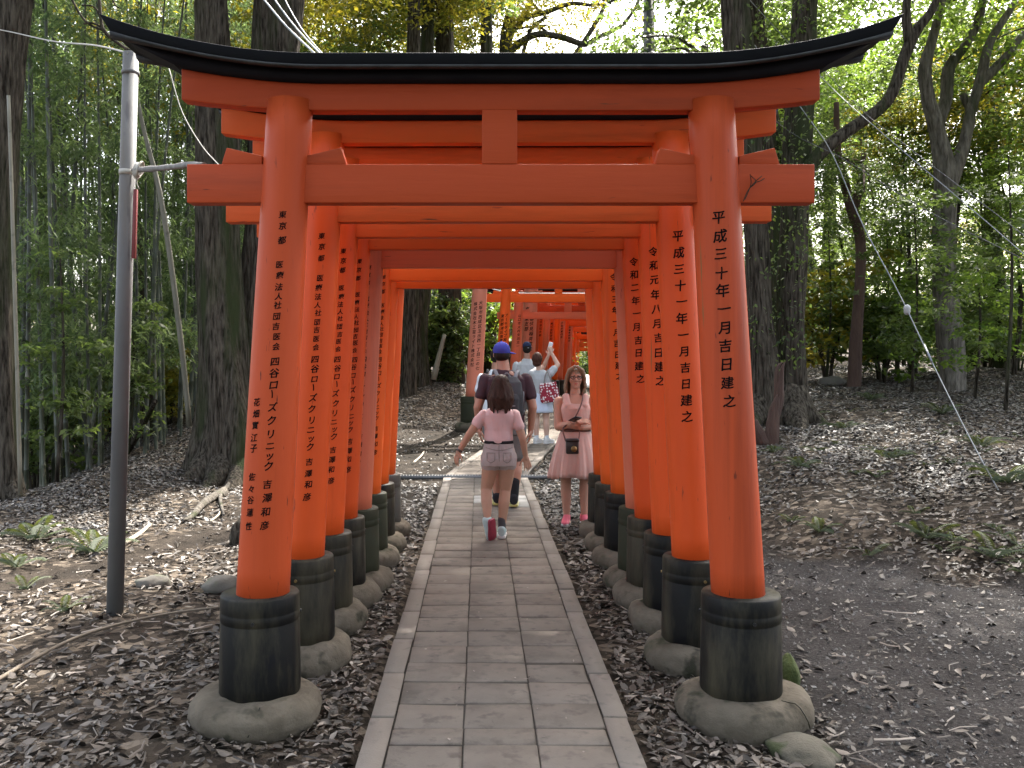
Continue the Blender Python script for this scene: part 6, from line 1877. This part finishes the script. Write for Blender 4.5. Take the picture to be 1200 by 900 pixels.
# ---------------------------------------------------------------- leaf litter (nobody could count it)
M['litter'] = leaf_material('dead_leaf', (0.026, 0.020, 0.015), (0.29, 0.245, 0.205), 0.0, 0.5, None, 0.3)
M['litter_pale'] = leaf_material('pale_dead_leaf', (0.042, 0.037, 0.033), (0.31, 0.285, 0.255), 0.0, 0.5, None, 0.3)
def litter(name, label, n, x0, x1, ya, yb, L0, L1, seed, mat=None):
    r_ = np.random.default_rng(seed)
    x = r_.uniform(x0, x1, n); u = r_.random(n)
    y = ya * (yb / ya) ** u if True else 0
    lit, grav = cover(x, y)
    patch = 0.46 + 0.54 * np.sin(2.1 * x + 1.3 * np.sin(1.7 * y)) * np.sin(1.9 * y + 0.7)
    p = np.clip(lit * patch + 0.11, 0, 1) * np.where(y < 9.5, 0.8, 1.0)
    onp = np.abs(x - far_x(y)) < 0.62
    p = np.where(onp, 0.0, p)
    edge = np.exp(-np.maximum(np.abs(x - far_x(y)) - 0.6, 0) / 0.5) * 0.5
    p = np.where(onp, p, np.clip(p + edge * (y < 12), 0, 1))
    # keep inside the view, a little beyond
    pxx = 562 + F * x / y
    p = np.where((pxx < -120) | (pxx > 1320), 0, p)
    for gzv in gate_z:
        for sx in (-1.01, 1.21):
            dd = np.hypot(x - sx, y - gzv)
            p = np.where(dd < 0.285, 0, np.where((dd < 0.42) & ~onp, np.maximum(p, 0.9), p))
    for dx, dy, rr in ((0.187, 8.25, .0),):
        pass
    k = r_.random(n) < p
    x, y = x[k], y[k]; n = len(x)
    z = ground(x, y) + 0.006 + 0.012 * r_.random(n)
    e = 0.05
    nx_ = -(ground(x + e, y) - ground(x - e, y)) / (2 * e); ny_ = -(ground(x, y + e) - ground(x, y - e)) / (2 * e)
    N0 = np.stack([nx_, ny_, np.ones(n)], 1) + r_.normal(size=(n, 3)) * np.array([0.30, 0.30, 0.0])
    N0 /= np.linalg.norm(N0, axis=1, keepdims=True)
    a = r_.random(n) * 6.283
    D = np.stack([np.cos(a), np.sin(a), np.zeros(n)], 1)
    D -= N0 * np.sum(D * N0, 1, keepdims=True); D /= np.linalg.norm(D, axis=1, keepdims=True)
    S = np.cross(N0, D)
    L_ = (L0 + (L1 - L0) * r_.random(n) ** 2.0)[:, None] * np.clip(0.85 + 0.012 * y, 0.75, 1.12)[:, None]
    W_ = L_ * (0.34 + 0.22 * r_.random(n))[:, None]
    cu = (r_.normal(size=n) * 0.16 + 0.14)[:, None]        # curl up at the edges
    be = (r_.normal(size=n) * 0.10)[:, None]
    C = np.stack([x, y, z], 1)
    P0 = C - D * L_ * 0.5 + N0 * L_ * be
    P3 = C + D * L_ * 0.5 + N0 * L_ * be
    Ma = C - D * L_ * 0.10
    Mb = C + D * L_ * 0.16
    l1 = Ma + S * W_ * 0.5 + N0 * W_ * cu; l2 = Mb + S * W_ * 0.42 + N0 * W_ * cu
    r1_ = Ma - S * W_ * 0.5 + N0 * W_ * cu; r2_ = Mb - S * W_ * 0.42 + N0 * W_ * cu
    V = np.stack([P0, l1, l2, P3, r2_, r1_], 1).reshape(-1, 3)
    V[:, 2] += 0.003
    b = np.arange(n)[:, None] * 6
    f1 = b + np.array([[0, 3, 2, 1]]); f2 = b + np.array([[0, 5, 4, 3]])
    t = np.clip(r_.beta(0.75, 3.0, n) + (r_.random(n) < 0.06) * 0.35, 0, 1)
    me = np_mesh(name, V, np.concatenate([f1, f2]), False, np.repeat(t, 6))
    tag(link(name, me, mat or M['litter']), label, 'leaves', kind='stuff')
    return n
nl = litter('leaf_litter', 'curled brown dead leaves strewn over the near ground', 68000, -4.6, 5.2, 2.9, 9.5, 0.022, 0.09, 1)
nl += litter('leaf_litter', 'dead leaves covering the slopes further back', 210000, -9, 13, 8.5, 26, 0.035, 0.08, 2, M['litter_pale'])
# twigs among the leaves
def twigs(n, seed):
    r_ = np.random.default_rng(seed)
    x = r_.uniform(-5, 5.5, n); y = 3.0 * (12 / 3.0) ** r_.random(n)
    k = (np.abs(x - far_x(y)) > 0.66) & (r_.random(n) < cover(x, y)[0] * 0.8 + 0.2)
    x, y = x[k], y[k]; n = len(x)
    a = r_.random(n) * 6.283; L_ = 0.04 + 0.16 * r_.random(n) ** 2; w = 0.002 + 0.003 * r_.random(n)
    V, Fc = [], []
    D = np.stack([np.cos(a), np.sin(a)], 1); S = np.stack([-D[:, 1], D[:, 0]], 1)
    P = np.stack([x, y], 1)
    for t, bend in ((-0.5, 0), (0.05, 0.12), (0.5, -0.05)):
        c = P + D * (L_ * t)[:, None] + S * (L_ * bend * r_.normal(size=n))[:, None]
        zz = ground(c[:, 0], c[:, 1]) + 0.016
        for sx, dz in ((-1, 0), (0, 1), (1, 0)):
            V.append(np.stack([c[:, 0] + S[:, 0] * w * sx, c[:, 1] + S[:, 1] * w * sx, zz + dz * w * 1.5], 1))
    V = np.stack(V, 1).reshape(-1, 3)
    b = np.arange(n)[:, None] * 9
    q = [[0, 3, 4, 1], [1, 4, 5, 2], [3, 6, 7, 4], [4, 7, 8, 5]]
    Fc = np.concatenate([b + np.array([f]) for f in q])
    tag(link('twigs', np_mesh('twigs', V, Fc, False, np.repeat(r_.random(n) * 0.8, 9)), M['litter']), 'broken twigs among the dead leaves', 'twigs', kind='stuff')
twigs(2600, 8)
# a few leaves and specks on the pavers
r_ = np.random.default_rng(3)
pv = []
for i, (px_, py_) in enumerate([(501, 818), (538, 806), (520, 704), (562, 716), (694, 795), (640, 862), (470, 850), (604, 742), (548, 640), (655, 700), (500, 760), (622, 655)] + [(562 + 0.5 * (q_ - 562) * (p_ - 423) / 477, p_) for q_, p_ in zip(np.random.default_rng(2).uniform(290, 910, 46), np.random.default_rng(3).uniform(590, 900, 46))]):
    Yq = F * (EYE - 0.045) / (py_ - 423.0)
    pv.append(((px_ - 562) / F * Yq, Yq, 0.041))
C = np.array(pv); n = len(C); a = r_.random(n) * 6.28
V, Fc = leaf_quads(C, np.stack([np.cos(a), np.sin(a), 0.15 * r_.normal(size=n)], 1), np.stack([0.2 * r_.normal(size=n), 0.2 * r_.normal(size=n), np.ones(n)], 1), 0.010 + 0.03 * r_.random(n) ** 2, 0.006 + 0.012 * r_.random(n) ** 2)
tag(link('fallen_leaves', np_mesh('fallen_leaves', V, Fc, False, np.repeat(r_.random(n), 4)), M['litter']), 'few small leaves fallen on the pavers', 'leaves', kind='stuff')
# coarse grit on the gravel trail
n = 26000
x = r_.uniform(1.2, 6.5, n); y = 3.0 * (10.5 / 3.0) ** r_.random(n)
lit, grav = cover(x, y)
k = (grav > 0.4) & (r_.random(n) < 0.85); x, y = x[k], y[k]; n = len(x)
s = (0.004 + 0.010 * r_.random(n) ** 3)[:, None]
C = np.stack([x, y, ground(x, y) + 0.002], 1)
dirs = np.array([[1, 0, 0], [-0.5, 0.87, 0], [-0.5, -0.87, 0], [0, 0, 0.9]])
V = (C[:, None, :] + s[:, None, :] * (dirs[None] + 0.35 * r_.normal(size=(n, 4, 3)))).reshape(-1, 3)
b = np.arange(n)[:, None] * 4
Fc = np.concatenate([b + np.array([[0, 1, 3]]), b + np.array([[1, 2, 3]]), b + np.array([[2, 0, 3]])])
M['grit'] = leaf_material('grit', (0.045, 0.043, 0.042), (0.20, 0.19, 0.18), 0.0, 0.8)
tag(link('gravel', np_mesh('gravel', V, Fc, False, np.repeat(r_.random(n) ** 2, 4)), M['grit']), 'grit on the dark trail right of the gates', 'gravel', kind='stuff')
